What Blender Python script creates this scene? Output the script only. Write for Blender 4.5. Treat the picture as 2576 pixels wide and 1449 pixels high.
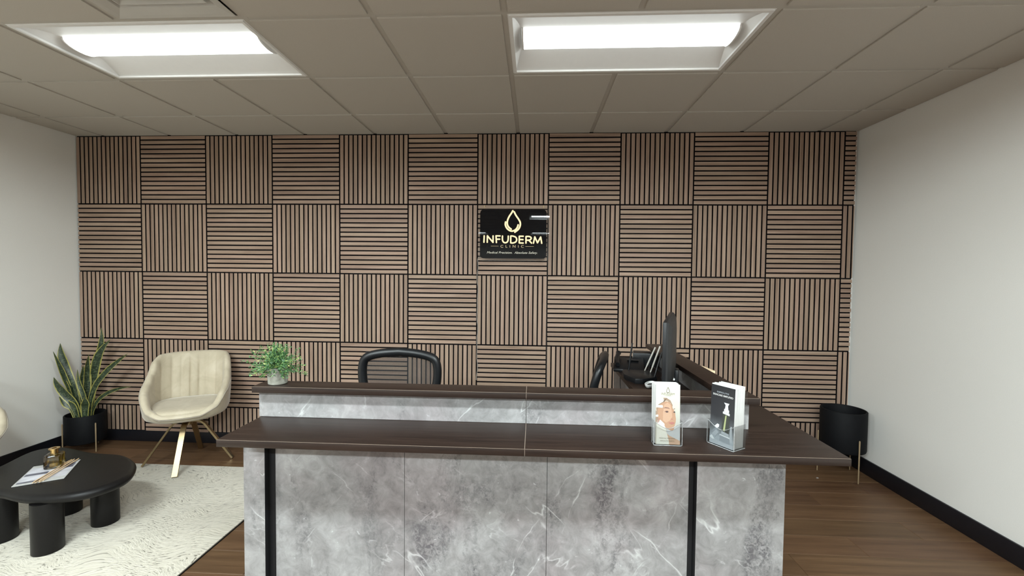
import bpy, bmesh, math, random
from mathutils import Vector, Matrix, Euler

random.seed(7)
scene = bpy.context.scene
for o in list(bpy.data.objects):
    bpy.data.objects.remove(o, do_unlink=True)

# ------------------------------------------------------------------ camera, world, exposure
camd = bpy.data.cameras.new('camera')
camd.sensor_width = 36.0
camd.lens = 36.0 * 1096.17 / 2576.0
camd.clip_start = 0.05
cam = bpy.data.objects.new('camera', camd)
cam.location = (4.0157, -3.6832, 1.5358)
cam.rotation_euler = (1.5378, -0.0098, 0.0512)
scene.collection.objects.link(cam)
scene.camera = cam

world = bpy.data.worlds.new('world')
scene.world = world
world.use_nodes = True
world.node_tree.nodes['Background'].inputs[0].default_value = (0.6, 0.7, 0.85, 1)
world.node_tree.nodes['Background'].inputs[1].default_value = 0.3

vs = scene.view_settings
vs.view_transform = 'Standard'
vs.look = 'None'
vs.exposure = 0.1
vs.gamma = 1.0
vs.use_curve_mapping = False

LAMP_NEAR = 5.2            # radiance of the two troffer lenses in view (dimmed pair)
LAMP_DESK = 160.0           # radiance of the pair above the front of the desk
LAMP_FAR = 290.0           # radiance of the pair behind the viewer
LAMP_END = 110.0           # radiance of the pair at the far end
LAMP_COLOR = (0.93, 1.0, 0.99)
LAMP_COLOR_FAR = (0.88, 0.985, 1.0)

# ------------------------------------------------------------------ room measures (metres)
XL, XR = -0.045, 6.617     # left / right wall
YF = -11.0                 # far wall behind the camera
H = 2.7116                 # ceiling tiles
T = 0.6096                 # ceiling module
C0, CY = 1.428, -0.4547    # grid origin
PW = 0.5951                # slat panel pitch
PX0, PZ0 = -0.0407, 2.1163 # first panel column, joint under the top row

C = scene.collection

# ------------------------------------------------------------------ node helpers
def new_mat(name):
    m = bpy.data.materials.new(name)
    m.use_nodes = True
    nt = m.node_tree
    return m, nt, nt.nodes['Principled BSDF']

def N(nt, kind, **kw):
    n = nt.nodes.new(kind)
    for k, v in kw.items():
        if k in n.inputs.keys() if hasattr(n.inputs, 'keys') else False:
            n.inputs[k].default_value = v
        else:
            setattr(n, k, v)
    return n

def ramp(nt, fac, stops):
    r = nt.nodes.new('ShaderNodeValToRGB')
    el = r.color_ramp.elements
    while len(el) < len(stops):
        el.new(0.5)
    for e, (p, c) in zip(el, stops):
        e.position = p
        e.color = tuple(c) + ((1,) if len(c) == 3 else ())
    nt.links.new(fac, r.inputs[0])
    return r.outputs[0]

def mixc(nt, fac, a, b, mode='MIX'):
    n = nt.nodes.new('ShaderNodeMix')
    n.data_type = 'RGBA'
    n.blend_type = mode
    if isinstance(fac, float) or isinstance(fac, int):
        n.inputs[0].default_value = fac
    else:
        nt.links.new(fac, n.inputs[0])
    for i, v in ((6, a), (7, b)):
        if isinstance(v, tuple):
            n.inputs[i].default_value = v if len(v) == 4 else v + (1,)
        else:
            nt.links.new(v, n.inputs[i])
    return n.outputs[2]

def math_n(nt, op, a, b=None):
    n = nt.nodes.new('ShaderNodeMath')
    n.operation = op
    for i, v in ((0, a), (1, b)):
        if v is None:
            continue
        if isinstance(v, (int, float)):
            n.inputs[i].default_value = v
        else:
            nt.links.new(v, n.inputs[i])
    return n.outputs[0]

def noise(nt, vec, scale, detail=4.0, rough=0.55, dist=0.0):
    n = nt.nodes.new('ShaderNodeTexNoise')
    n.inputs['Scale'].default_value = scale
    n.inputs['Detail'].default_value = detail
    n.inputs['Roughness'].default_value = rough
    n.inputs['Distortion'].default_value = dist
    if vec is not None:
        nt.links.new(vec, n.inputs['Vector'])
    return n

def mapping(nt, vec, scale=(1, 1, 1), loc=(0, 0, 0), rot=(0, 0, 0)):
    n = nt.nodes.new('ShaderNodeMapping')
    n.inputs['Scale'].default_value = scale
    n.inputs['Location'].default_value = loc
    n.inputs['Rotation'].default_value = rot
    nt.links.new(vec, n.inputs['Vector'])
    return n.outputs[0]

def coord(nt, which='Object'):
    return nt.nodes.new('ShaderNodeTexCoord').outputs[which]

def bump(nt, bsdf, height, strength=0.2, dist=0.01):
    b = nt.nodes.new('ShaderNodeBump')
    b.inputs['Strength'].default_value = strength
    b.inputs['Distance'].default_value = dist
    nt.links.new(height, b.inputs['Height'])
    nt.links.new(b.outputs[0], bsdf.inputs['Normal'])

def plain(name, col, rough=0.5, metal=0.0, var=0.0, scale=30.0, bumps=0.0, spec=0.5):
    """A plain surface with a faint procedural mottling."""
    m, nt, b = new_mat(name)
    b.inputs['Roughness'].default_value = rough
    b.inputs['Metallic'].default_value = metal
    b.inputs['Specular IOR Level'].default_value = spec
    nz = noise(nt, coord(nt), scale, 4)
    k = 1 - var
    c2 = tuple(c * k for c in col)
    c1 = tuple(min(1, c * (1 + var)) for c in col)
    nt.links.new(ramp(nt, nz.outputs[0], [(0.3, c2), (0.7, c1)]), b.inputs['Base Color'])
    if bumps:
        bump(nt, b, nz.outputs[0], bumps, 0.004)
    return m

def piece_random(nt):
    """A random number per object and per loose piece of a mesh."""
    oi = nt.nodes.new('ShaderNodeObjectInfo')
    ge = nt.nodes.new('ShaderNodeNewGeometry')
    s = math_n(nt, 'ADD', oi.outputs['Random'], ge.outputs['Random Per Island'])
    return math_n(nt, 'FRACT', s)

def wood(name, stops, su, sv, rough=0.5, tone=0.16, bumps=0.15, spec=0.4):
    """Straight-grained wood in UV metres (u along the grain); each piece gets its own cut and tone."""
    m, nt, b = new_mat(name)
    r = piece_random(nt)
    uv = coord(nt, 'UV')
    off = nt.nodes.new('ShaderNodeCombineXYZ')
    nt.links.new(math_n(nt, 'MULTIPLY', r, 37.0), off.inputs[0])
    nt.links.new(math_n(nt, 'MULTIPLY', r, 11.7), off.inputs[1])
    nt.links.new(math_n(nt, 'MULTIPLY', r, 5.0), off.inputs[2])
    add = nt.nodes.new('ShaderNodeVectorMath')
    add.operation = 'ADD'
    nt.links.new(uv, add.inputs[0])
    nt.links.new(off.outputs[0], add.inputs[1])
    v = mapping(nt, add.outputs[0], (su, sv, 1))
    n1 = noise(nt, v, 1.0, 6, 0.6, 0.6)
    v2 = mapping(nt, add.outputs[0], (su * 2.5, sv * 5, 1))
    n2 = noise(nt, v2, 1.0, 3, 0.6, 0.2)
    f = math_n(nt, 'ADD', math_n(nt, 'MULTIPLY', n1.outputs[0], 0.72), math_n(nt, 'MULTIPLY', n2.outputs[0], 0.28))
    col = ramp(nt, f, stops)
    tn = nt.nodes.new('ShaderNodeMapRange')
    nt.links.new(r, tn.inputs[0])
    tn.inputs[3].default_value = 1 - tone
    tn.inputs[4].default_value = 1 + tone
    hsv = nt.nodes.new('ShaderNodeHueSaturation')
    nt.links.new(tn.outputs[0], hsv.inputs['Value'])
    hs = math_n(nt, 'FRACT', math_n(nt, 'MULTIPLY', r, 7.31))
    hr = nt.nodes.new('ShaderNodeMapRange')
    nt.links.new(hs, hr.inputs[0])
    hr.inputs[3].default_value = 0.494
    hr.inputs[4].default_value = 0.504
    nt.links.new(hr.outputs[0], hsv.inputs['Hue'])
    nt.links.new(col, hsv.inputs['Color'])
    nt.links.new(hsv.outputs[0], b.inputs['Base Color'])
    b.inputs['Roughness'].default_value = rough
    b.inputs['Specular IOR Level'].default_value = spec
    bump(nt, b, f, bumps, 0.002)
    return m

# ------------------------------------------------------------------ materials
M = {}
M['wall'] = plain('wall_paint', (0.74, 0.72, 0.68), 0.85, var=0.015, scale=180, bumps=0.06)
M['wall_white'] = plain('corner_paint', (0.72, 0.71, 0.68), 0.8, var=0.01)
M['baseboard'] = plain('baseboard_black', (0.006, 0.006, 0.009), 0.45, var=0.1)
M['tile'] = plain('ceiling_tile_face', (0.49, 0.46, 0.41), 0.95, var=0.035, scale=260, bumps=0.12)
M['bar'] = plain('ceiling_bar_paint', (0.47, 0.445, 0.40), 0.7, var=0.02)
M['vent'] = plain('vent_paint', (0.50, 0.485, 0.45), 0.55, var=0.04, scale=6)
M['troffer'] = plain('troffer_white', (0.80, 0.80, 0.79), 0.55, var=0.01)
M['felt'] = plain('felt_black', (0.005, 0.004, 0.005), 0.95, var=0.2, scale=300, spec=0.1)
M['slat'] = wood('slat_veneer', [(0.30, (0.180, 0.113, 0.078)), (0.5, (0.310, 0.215, 0.156)), (0.70, (0.41, 0.300, 0.228))], 1.6, 48, 0.6, 0.10)
M['plank'] = wood('floor_plank', [(0.25, (0.055, 0.028, 0.014)), (0.5, (0.108, 0.058, 0.029)), (0.78, (0.165, 0.094, 0.05))], 1.4, 22, 0.42, 0.14, 0.1)
M['espresso'] = None
M['black'] = plain('black_matte', (0.005, 0.005, 0.006), 0.5, var=0.1, spec=0.3)
M['blackplastic'] = plain('black_plastic', (0.0055, 0.006, 0.007), 0.38, var=0.05, spec=0.35)
M['greyplastic'] = plain('dark_grey_plastic', (0.014, 0.014, 0.0145), 0.5, var=0.05, spec=0.35)
M['postblack'] = plain('post_black', (0.008, 0.008, 0.009), 0.5, var=0.05, spec=0.3)
M['tableblack'] = plain('table_black', (0.0065, 0.006, 0.006), 0.42, var=0.1, scale=60, bumps=0.05, spec=0.2)
M['pot'] = plain('pot_black', (0.003, 0.0033, 0.0042), 0.65, var=0.15, scale=40, spec=0.15)
M['soil'] = plain('soil', (0.02, 0.014, 0.01), 1.0, var=0.4, scale=80, bumps=0.5)
M['brass'] = plain('brass', (0.40, 0.305, 0.175), 0.36, 1.0, var=0.06, scale=12)
M['legwood'] = plain('pale_leg', (0.26, 0.185, 0.105), 0.5, 0.0, var=0.1)
M['gold'] = plain('gold', (0.75, 0.52, 0.22), 0.22, 1.0, var=0.05)
M['velvet'] = None
M['piping'] = plain('piping', (0.33, 0.29, 0.24), 0.8, var=0.1)
M['white'] = plain('white_plastic', (0.78, 0.78, 0.76), 0.4, var=0.02)
M['paper'] = plain('paper_white', (0.40, 0.397, 0.385), 0.7, var=0.03)
M['stick'] = plain('reed', (0.66, 0.47, 0.27), 0.7, var=0.1)
M['cable'] = plain('cable_black', (0.012, 0.012, 0.013), 0.5)
M['cable_clear'] = plain('cable_pale', (0.35, 0.33, 0.31), 0.4)
M['steel'] = plain('steel', (0.55, 0.55, 0.55), 0.3, 1.0)
M['tan'] = plain('tan_card', (0.72, 0.56, 0.36), 0.7, var=0.05)
M['sheen_side_grey'] = plain('antenna_sheen_side_grey', (0.38, 0.36, 0.32), 0.35)  # bright reflection on two antennas put into this grey; also the modem's grey side

def m_espresso():
    m, nt, b = new_mat('espresso_laminate')
    v = mapping(nt, coord(nt), (3, 60, 60))
    n1 = noise(nt, v, 1.0, 6, 0.6, 0.4)
    nt.links.new(ramp(nt, n1.outputs[0], [(0.3, (0.0085, 0.0046, 0.0034)), (0.7, (0.022, 0.0128, 0.0094))]), b.inputs['Base Color'])
    b.inputs['Roughness'].default_value = 0.38
    b.inputs['Specular IOR Level'].default_value = 0.3
    bump(nt, b, n1.outputs[0], 0.06, 0.001)
    return m
M['espresso'] = m_espresso()
M['edge'] = plain('laminate_edge', (0.15, 0.115, 0.09), 0.45, var=0.05)

def m_marble(name, seed):
    m, nt, b = new_mat(name)
    co = mapping(nt, coord(nt), (1, 1, 1), (seed * 3.1, seed * 1.7, seed * 2.3))
    big = noise(nt, co, 3.2, 5, 0.6, 0.5)
    fine = noise(nt, co, 17, 8, 0.72, 0.8)
    f = math_n(nt, 'ADD', math_n(nt, 'MULTIPLY', big.outputs[0], 0.5), math_n(nt, 'MULTIPLY', fine.outputs[0], 0.5))
    base = ramp(nt, f, [(0.34, (0.102, 0.098, 0.099)), (0.44, (0.178, 0.172, 0.171)), (0.55, (0.242, 0.237, 0.235)), (0.66, (0.33, 0.325, 0.322))])
    # smoky dark streaks running diagonally, broken up by fine crystals
    co2 = mapping(nt, co, (4.2, 4.2, 1.6), (0.3, 0.0, 0.4), (0, 0.75, 0))
    dk = noise(nt, co2, 1.2, 6, 0.7, 0.4)
    dmask = ramp(nt, dk.outputs[0], [(0.55, (0, 0, 0)), (0.68, (1, 1, 1))])
    fr = noise(nt, co, 60, 6, 0.8, 0.8)
    frm = ramp(nt, fr.outputs[0], [(0.42, (0, 0, 0)), (0.56, (1, 1, 1))])
    dm = mixc(nt, 1.0, dmask, frm, 'MULTIPLY')
    c1 = mixc(nt, dm, base, (0.075, 0.072, 0.077))
    def veins(c, scale, w, loc, lo, hi, strength, rot):
        vn = noise(nt, mapping(nt, mapping(nt, co, (1, 1, 1), (0, 0, 0), rot), (1.0, 1.0, 0.3), loc), scale, 5, 0.5, 0.1)
        va = math_n(nt, 'ABSOLUTE', math_n(nt, 'SUBTRACT', vn.outputs[0], 0.5))
        vm = ramp(nt, va, [(0.0, (1, 1, 1)), (w * 0.45, (0.35, 0.35, 0.35)), (w, (0, 0, 0))])
        pm = ramp(nt, noise(nt, mapping(nt, co, (1, 1, 1), (loc[1], loc[0], 3)), 5.0, 3, 0.55).outputs[0], [(lo, (0, 0, 0)), (hi, (strength,) * 3)])
        return mixc(nt, mixc(nt, 1.0, vm, pm, 'MULTIPLY'), c, (0.46, 0.46, 0.455))
    c2 = veins(c1, 2.6, 0.0050, (5, 2, 9), 0.52, 0.62, 0.75, (0, 0.75, 0))
    c2 = veins(c2, 4.2, 0.0065, (2, 8, 4), 0.53, 0.62, 0.70, (0, -0.65, 0))
    c2 = veins(c2, 9.0, 0.012, (7, 3, 1), 0.55, 0.65, 0.5, (0, 1.1, 0))
    # white specks
    sp = ramp(nt, noise(nt, co, 48, 3, 0.6, 0.5).outputs[0], [(0.66, (0, 0, 0)), (0.72, (1, 1, 1))])
    spm = mixc(nt, 1.0, sp, ramp(nt, fine.outputs[0], [(0.48, (0, 0, 0)), (0.6, (1, 1, 1))]), 'MULTIPLY')
    c3 = mixc(nt, spm, c2, (0.40, 0.40, 0.40))
    # faint mauve clouds
    mv = ramp(nt, noise(nt, mapping(nt, co, (1, 1, 1), (9, 4, 2)), 2.4, 4).outputs[0], [(0.48, (0, 0, 0)), (0.62, (1, 1, 1))])
    c4 = mixc(nt, mv, c3, mixc(nt, 1.0, c3, (0.96, 0.905, 0.92), 'MULTIPLY'))
    nt.links.new(c4, b.inputs['Base Color'])
    b.inputs['Roughness'].default_value = 0.42
    return m
M['marble_a'] = m_marble('marble_laminate_front', 1.0)
M['marble_b'] = m_marble('marble_laminate_side', 4.0)

def m_velvet():
    m, nt, b = new_mat('cream_velvet')
    co = coord(nt)
    n1 = noise(nt, co, 9, 5, 0.6, 0.8)
    nt.links.new(ramp(nt, n1.outputs[0], [(0.3, (0.42, 0.36, 0.26)), (0.55, (0.49, 0.425, 0.315)), (0.8, (0.56, 0.495, 0.385))]), b.inputs['Base Color'])
    b.inputs['Roughness'].default_value = 0.75
    b.inputs['Sheen Weight'].default_value = 0.35
    b.inputs['Sheen Roughness'].default_value = 0.4
    n2 = noise(nt, co, 220, 2)
    bump(nt, b, n2.outputs[0], 0.12, 0.002)
    return m
M['velvet'] = m_velvet()

def m_rug():
    m, nt, b = new_mat('rug_pile')
    co = coord(nt)
    warp = noise(nt, co, 2.6, 1.0, 0.5)
    wv = nt.nodes.new('ShaderNodeVectorMath')
    wv.operation = 'MULTIPLY_ADD'
    nt.links.new(warp.outputs[1], wv.inputs[0])
    wv.inputs[1].default_value = (0.38, 0.38, 0.0)
    nt.links.new(co, wv.inputs[2])
    v = mapping(nt, wv.outputs[0], (24, 120, 1), (0, 0, 0), (0, 0, -0.6))
    n1 = noise(nt, v, 1.0, 3, 0.6, 0.0)
    fl = ramp(nt, n1.outputs[0], [(0.56, (0, 0, 0)), (0.64, (1, 1, 1))])
    pm = ramp(nt, noise(nt, mapping(nt, co, (7, 7, 1)), 1.0, 4, 0.6).outputs[0], [(0.36, (0.25, 0.25, 0.25)), (0.58, (1, 1, 1))])
    mk = mixc(nt, 1.0, fl, pm, 'MULTIPLY')
    soft = noise(nt, v, 0.7, 3, 0.6)
    base = ramp(nt, soft.outputs[0], [(0.3, (0.50, 0.462, 0.38)), (0.7, (0.60, 0.56, 0.475))])
    nt.links.new(mixc(nt, mk, base, (0.13, 0.115, 0.085)), b.inputs['Base Color'])
    b.inputs['Roughness'].default_value = 0.95
    b.inputs['Sheen Weight'].default_value = 0.2
    inv = math_n(nt, 'SUBTRACT', soft.outputs[0], n1.outputs[0])
    bump(nt, b, inv, 0.5, 0.01)
    return m
M['rug'] = m_rug()

def m_concrete():
    m, nt, b = new_mat('concrete_pot')
    co = coord(nt)
    n1 = noise(nt, co, 26, 5, 0.65, 0.5)
    nt.links.new(ramp(nt, n1.outputs[0], [(0.35, (0.14, 0.137, 0.112)), (0.6, (0.255, 0.252, 0.215))]), b.inputs['Base Color'])
    b.inputs['Roughness'].default_value = 0.85
    bump(nt, b, n1.outputs[0], 0.2, 0.003)
    return m
M['concrete'] = m_concrete()

def m_snake():
    m, nt, b = new_mat('snake_plant_leaf')
    uv = coord(nt, 'UV')
    sep = nt.nodes.new('ShaderNodeSeparateXYZ')
    nt.links.new(uv, sep.inputs[0])
    edge = math_n(nt, 'ABSOLUTE', math_n(nt, 'SUBTRACT', sep.outputs[1], 0.5))
    wob = noise(nt, mapping(nt, uv, (12, 1, 1)), 1.0, 2)
    edge2 = math_n(nt, 'ADD', edge, math_n(nt, 'MULTIPLY', math_n(nt, 'SUBTRACT', wob.outputs[0], 0.5), 0.12))
    band = noise(nt, mapping(nt, uv, (46, 3.5, 1)), 1.0, 4, 0.6, 0.8)
    green = ramp(nt, band.outputs[0], [(0.40, (0.010, 0.020, 0.010)), (0.52, (0.026, 0.044, 0.021)), (0.64, (0.10, 0.12, 0.06))])
    em = ramp(nt, edge2, [(0.37, (0, 0, 0)), (0.42, (1, 1, 1))])
    nt.links.new(mixc(nt, em, green, (0.33, 0.30, 0.075)), b.inputs['Base Color'])
    b.inputs['Roughness'].default_value = 0.42
    return m
M['snake'] = m_snake()

def m_foliage():
    m, nt, b = new_mat('fern_leaf')
    ge = nt.nodes.new('ShaderNodeNewGeometry')
    nt.links.new(ramp(nt, ge.outputs['Random Per Island'], [(0.0, (0.02, 0.07, 0.025)), (0.5, (0.05, 0.14, 0.045)), (0.8, (0.12, 0.24, 0.075)), (1.0, (0.30, 0.37, 0.10))]), b.inputs['Base Color'])
    b.inputs['Roughness'].default_value = 0.5
    return m
M['foliage'] = m_foliage()

def emit(name, col, strength):
    m, nt, b = new_mat(name)
    b.inputs['Base Color'].default_value = (0.8, 0.8, 0.8, 1)
    b.inputs['Emission Color'].default_value = tuple(col) + (1,)
    b.inputs['Emission Strength'].default_value = strength
    n1 = noise(nt, coord(nt), 3.0, 2)
    nt.links.new(ramp(nt, n1.outputs[0], [(0.3, tuple(c * 0.97 for c in col)), (0.7, col)]), b.inputs['Emission Color'])
    return m
M['lens'] = emit('lamp_lens', LAMP_COLOR, LAMP_NEAR)
M['lens_far'] = emit('lamp_lens_bright', LAMP_COLOR_FAR, LAMP_FAR)
M['lens_end'] = emit('lamp_lens_end', LAMP_COLOR_FAR, LAMP_END)
M['lens_desk'] = emit('lamp_lens_desk', LAMP_COLOR_FAR, LAMP_DESK)
M['neon'] = emit('neon_warm', (1.0, 0.80, 0.47), 1.08)
M['neon'].node_tree.nodes['Principled BSDF'].inputs['Base Color'].default_value = (0.10, 0.08, 0.04, 1)

def clear(name, tint=(1, 1, 1), rough=0.03, base=0.02, cap=1.0):
    m, nt, b = new_mat(name)
    out = nt.nodes['Material Output']
    nt.nodes.remove(b)
    tr = nt.nodes.new('ShaderNodeBsdfTransparent')
    tr.inputs[0].default_value = tint + (1,)
    gl = nt.nodes.new('ShaderNodeBsdfGlossy')
    gl.inputs['Roughness'].default_value = rough
    fr = nt.nodes.new('ShaderNodeFresnel')
    fr.inputs[0].default_value = 1.48
    nz = noise(nt, coord(nt), 5.0, 1)
    f = math_n(nt, 'ADD', fr.outputs[0], math_n(nt, 'MULTIPLY', nz.outputs[0], base))
    if cap < 1: f = math_n(nt, 'MULTIPLY', f, cap)
    mx = nt.nodes.new('ShaderNodeMixShader')
    nt.links.new(f, mx.inputs[0])
    nt.links.new(tr.outputs[0], mx.inputs[1])
    nt.links.new(gl.outputs[0], mx.inputs[2])
    nt.links.new(mx.outputs[0], out.inputs[0])
    return m
M['acrylic'] = clear('clear_acrylic', rough=0.012, cap=0.6)
M['holder'] = clear('holder_acrylic', (0.96, 0.965, 0.965), 0.12, 0.10, 0.4)
M['acrylic_edge_glint'] = plain('acrylic_edge_glint', (0.26, 0.265, 0.265), 0.15, var=0.3, scale=90)  # light caught along the clear acrylic edges, painted as an opaque pale grey
M['glass'] = clear('bottle_glass', (0.93, 0.90, 0.78), 0.02, 0.05)
M['liquid'] = clear('amber_liquid', (0.80, 0.66, 0.22), 0.05, 0.04)

def m_signblack():
    m, nt, b = new_mat('sign_gloss_black')
    nz = noise(nt, coord(nt), 4)
    nt.links.new(ramp(nt, nz.outputs[0], [(0.3, (0.004, 0.004, 0.005)), (0.7, (0.006, 0.006, 0.007))]), b.inputs['Base Color'])
    b.inputs['Roughness'].default_value = 0.015
    b.inputs['Specular IOR Level'].default_value = 0.2
    return m
M['signblack'] = m_signblack()

def m_mesh():
    m, nt, b = new_mat('chair_mesh_weave')
    out = nt.nodes['Material Output']
    b.inputs['Base Color'].default_value = (0.012, 0.012, 0.013, 1)
    b.inputs['Roughness'].default_value = 0.8
    tr = nt.nodes.new('ShaderNodeBsdfTransparent')
    nz = noise(nt, coord(nt), 700, 1)
    f = ramp(nt, nz.outputs[0], [(0.3, (0.5, 0.5, 0.5)), (0.7, (0.72, 0.72, 0.72))])
    mx = nt.nodes.new('ShaderNodeMixShader')
    nt.links.new(f, mx.inputs[0])
    nt.links.new(tr.outputs[0], mx.inputs[1])
    nt.links.new(b.outputs[0], mx.inputs[2])
    nt.links.new(mx.outputs[0], out.inputs[0])
    return m
M['mesh'] = m_mesh()

def flat(name, col, rough=0.45):
    if name in M:
        return M[name]
    M[name] = plain(name, col, rough, var=0.02, scale=200)
    return M[name]

def grad_print(name, stops, axis=1):
    """A printed gradient: flat print on paper, along the UV of the sheet."""
    m, nt, b = new_mat(name)
    sep = nt.nodes.new('ShaderNodeSeparateXYZ')
    nt.links.new(coord(nt, 'UV'), sep.inputs[0])
    nz = noise(nt, coord(nt, 'UV'), 5, 3)
    f = math_n(nt, 'ADD', sep.outputs[axis], math_n(nt, 'MULTIPLY', math_n(nt, 'SUBTRACT', nz.outputs[0], 0.5), 0.1))
    nt.links.new(ramp(nt, f, stops), b.inputs['Base Color'])
    b.inputs['Roughness'].default_value = 0.4
    return m

# ------------------------------------------------------------------ mesh helpers
class MB:
    def __init__(self):
        self.v, self.f, self.mi, self.uv = [], [], [], {}
    def face(self, idx, mi=0, uv=None):
        self.f.append(tuple(idx)); self.mi.append(mi)
        if uv: self.uv[len(self.f) - 1] = uv
    def box(self, x0, x1, y0, y1, z0, z1, mi=0):
        b = len(self.v)
        self.v += [(x0, y0, z0), (x1, y0, z0), (x1, y1, z0), (x0, y1, z0), (x0, y0, z1), (x1, y0, z1), (x1, y1, z1), (x0, y1, z1)]
        for q in ((0, 3, 2, 1), (4, 5, 6, 7), (0, 1, 5, 4), (1, 2, 6, 5), (2, 3, 7, 6), (3, 0, 4, 7)):
            self.face([b + i for i in q], mi)
        return self
    def rings(self, rings, close=True, cap0=False, cap1=False, mi=0, uvs=False):
        """rings: list of lists of points with equal count; quads between neighbours."""
        b = len(self.v); n = len(rings[0]); k = len(rings)
        for r in rings:
            self.v += [tuple(p) for p in r]
        m = n if close else n - 1
        for i in range(k - 1):
            for j in range(m):
                a = b + i * n + j; c = b + i * n + (j + 1) % n
                uv = None
                if uvs:
                    uv = [(i / (k - 1), j / m), (i / (k - 1), (j + 1) / m), ((i + 1) / (k - 1), (j + 1) / m), ((i + 1) / (k - 1), j / m)]
                self.face((a, c, c + n, a + n), mi, uv)
        if cap0: self.face([b + j for j in reversed(range(n))], mi)
        if cap1: self.face([b + (k - 1) * n + j for j in range(n)], mi)
        return self
    def lathe(self, prof, c=(0, 0), n=48, cap0=False, cap1=False, mi=0):
        rr = [[(c[0] + r * math.cos(2 * math.pi * j / n), c[1] + r * math.sin(2 * math.pi * j / n), z) for j in range(n)] for r, z in prof]
        return self.rings(rr, True, cap0, cap1, mi)
    def tube(self, pts, r, n=8, cap=True, mi=0):
        pts = [Vector(p) for p in pts]
        rad = r if isinstance(r, (list, tuple)) else [r] * len(pts)
        rr = []
        t0 = (pts[1] - pts[0]).normalized()
        up = Vector((0, 0, 1)) if abs(t0.z) < 0.9 else Vector((1, 0, 0))
        nrm = (up - t0 * up.dot(t0)).normalized()
        for i, p in enumerate(pts):
            if i == 0: t = pts[1] - pts[0]
            elif i == len(pts) - 1: t = pts[-1] - pts[-2]
            else: t = (pts[i + 1] - pts[i]).normalized() + (pts[i] - pts[i - 1]).normalized()
            if t.length < 1e-9: t = t0
            t.normalize()
            nrm = (nrm - t * nrm.dot(t)).normalized()
            bi = t.cross(nrm)
            rr.append([p + (nrm * math.cos(2 * math.pi * j / n) + bi * math.sin(2 * math.pi * j / n)) * rad[i] for j in range(n)])
        return self.rings(rr, True, cap, cap, mi)
    def prism(self, poly, z0, z1, mi=0):
        b = len(self.v); n = len(poly)
        self.v += [(x, y, z0) for x, y in poly] + [(x, y, z1) for x, y in poly]
        self.face([b + i for i in reversed(range(n))], mi)
        self.face([b + n + i for i in range(n)], mi)
        for i in range(n):
            j = (i + 1) % n
            self.face((b + i, b + j, b + n + j, b + n + i), mi)
        return self
    def mesh(self, name, mats, bevel=0.0, seg=2, smooth=None):
        me = bpy.data.meshes.new(name)
        me.from_pydata(self.v, [], self.f)
        if self.uv:
            ul = me.uv_layers.new(name='UVMap')
            for p in me.polygons:
                u = self.uv.get(p.index)
                if u:
                    for k, li in enumerate(p.loop_indices):
                        ul.data[li].uv = u[k]
        for m in mats:
            me.materials.append(m)
        for p, i in zip(me.polygons, self.mi):
            p.material_index = i
        if bevel > 0:
            bm = bmesh.new(); bm.from_mesh(me)
            bmesh.ops.bevel(bm, geom=list(bm.edges), offset=bevel, segments=seg, affect='EDGES', profile=0.5, clamp_overlap=True)
            bm.to_mesh(me); bm.free()
            if smooth is None: smooth = 40
        if smooth is not None:
            me.polygons.foreach_set('use_smooth', [True] * len(me.polygons))
            me.set_sharp_from_angle(angle=math.radians(smooth))
        me.update()
        return me
    def build(self, name, mat, parent=None, bevel=0.0, seg=2, smooth=None, loc=None, rot=None):
        mats = [M[mat]] if isinstance(mat, str) else [M[m] if isinstance(m, str) else m for m in mat] if isinstance(mat, (list, tuple)) else [mat]
        return add(name, self.mesh(name, mats, bevel, seg, smooth), parent, loc, rot)

def add(name, me, parent=None, loc=None, rot=None):
    o = bpy.data.objects.new(name, me)
    C.objects.link(o)
    if parent: o.parent = parent
    if loc: o.location = loc
    if rot: o.rotation_euler = rot
    return o

def tag(o, label=None, cat=None, group=None, kind=None):
    if label: o['label'] = label
    if cat: o['category'] = cat
    if group: o['group'] = group
    if kind: o['kind'] = kind
    return o

def thing(name, label, cat, loc=(0, 0, 0), rz=0.0, group=None):
    o = bpy.data.objects.new(name, None)
    o.empty_display_size = 0.1
    C.objects.link(o)
    o.location = loc
    o.rotation_euler = (0, 0, rz)
    return tag(o, label, cat, group)

def struct(name, mb, mat, **kw):
    return tag(mb.build(name, mat, **kw), kind='structure')

def bezier_pts(pts, n=8):
    """Catmull-Rom through pts."""
    P = [Vector(p) for p in pts]
    P = [P[0] * 2 - P[1]] + P + [P[-1] * 2 - P[-2]]
    out = []
    for i in range(1, len(P) - 2):
        for k in range(n):
            t = k / n
            a, b, c, d = P[i - 1], P[i], P[i + 1], P[i + 2]
            out.append(0.5 * ((2 * b) + (c - a) * t + (2 * a - 5 * b + 4 * c - d) * t * t + (3 * b - a - 3 * c + d) * t ** 3))
    out.append(P[-2])
    return out

def text_mesh(s, size, extrude=0.0, shear=0.0, spacing=1.0, bold=0.0, align='CENTER'):
    cu = bpy.data.curves.new('text', 'FONT')
    cu.body = s
    cu.size = size
    cu.extrude = extrude
    cu.shear = shear
    cu.space_character = spacing
    cu.offset = bold
    cu.align_x = align
    cu.resolution_u = 3
    ob = bpy.data.objects.new('text', cu)
    C.objects.link(ob)
    dg = bpy.context.evaluated_depsgraph_get()
    me = bpy.data.meshes.new_from_object(ob.evaluated_get(dg))
    bpy.data.objects.remove(ob)
    bpy.data.curves.remove(cu)
    me.materials.clear()
    return me

def add_text(name, s, size, mat, parent, loc, rot, width=None, **kw):
    me = text_mesh(s, size, **kw)
    if width:
        xs = [v.co.x for v in me.vertices]
        k = width / max(1e-6, (max(xs) - min(xs)))
        for v in me.vertices: v.co.x *= k
    me.materials.append(M[mat] if isinstance(mat, str) else mat)
    me.name = name
    return tag(add(name, me, parent, loc, rot), kind='stuff')

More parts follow.
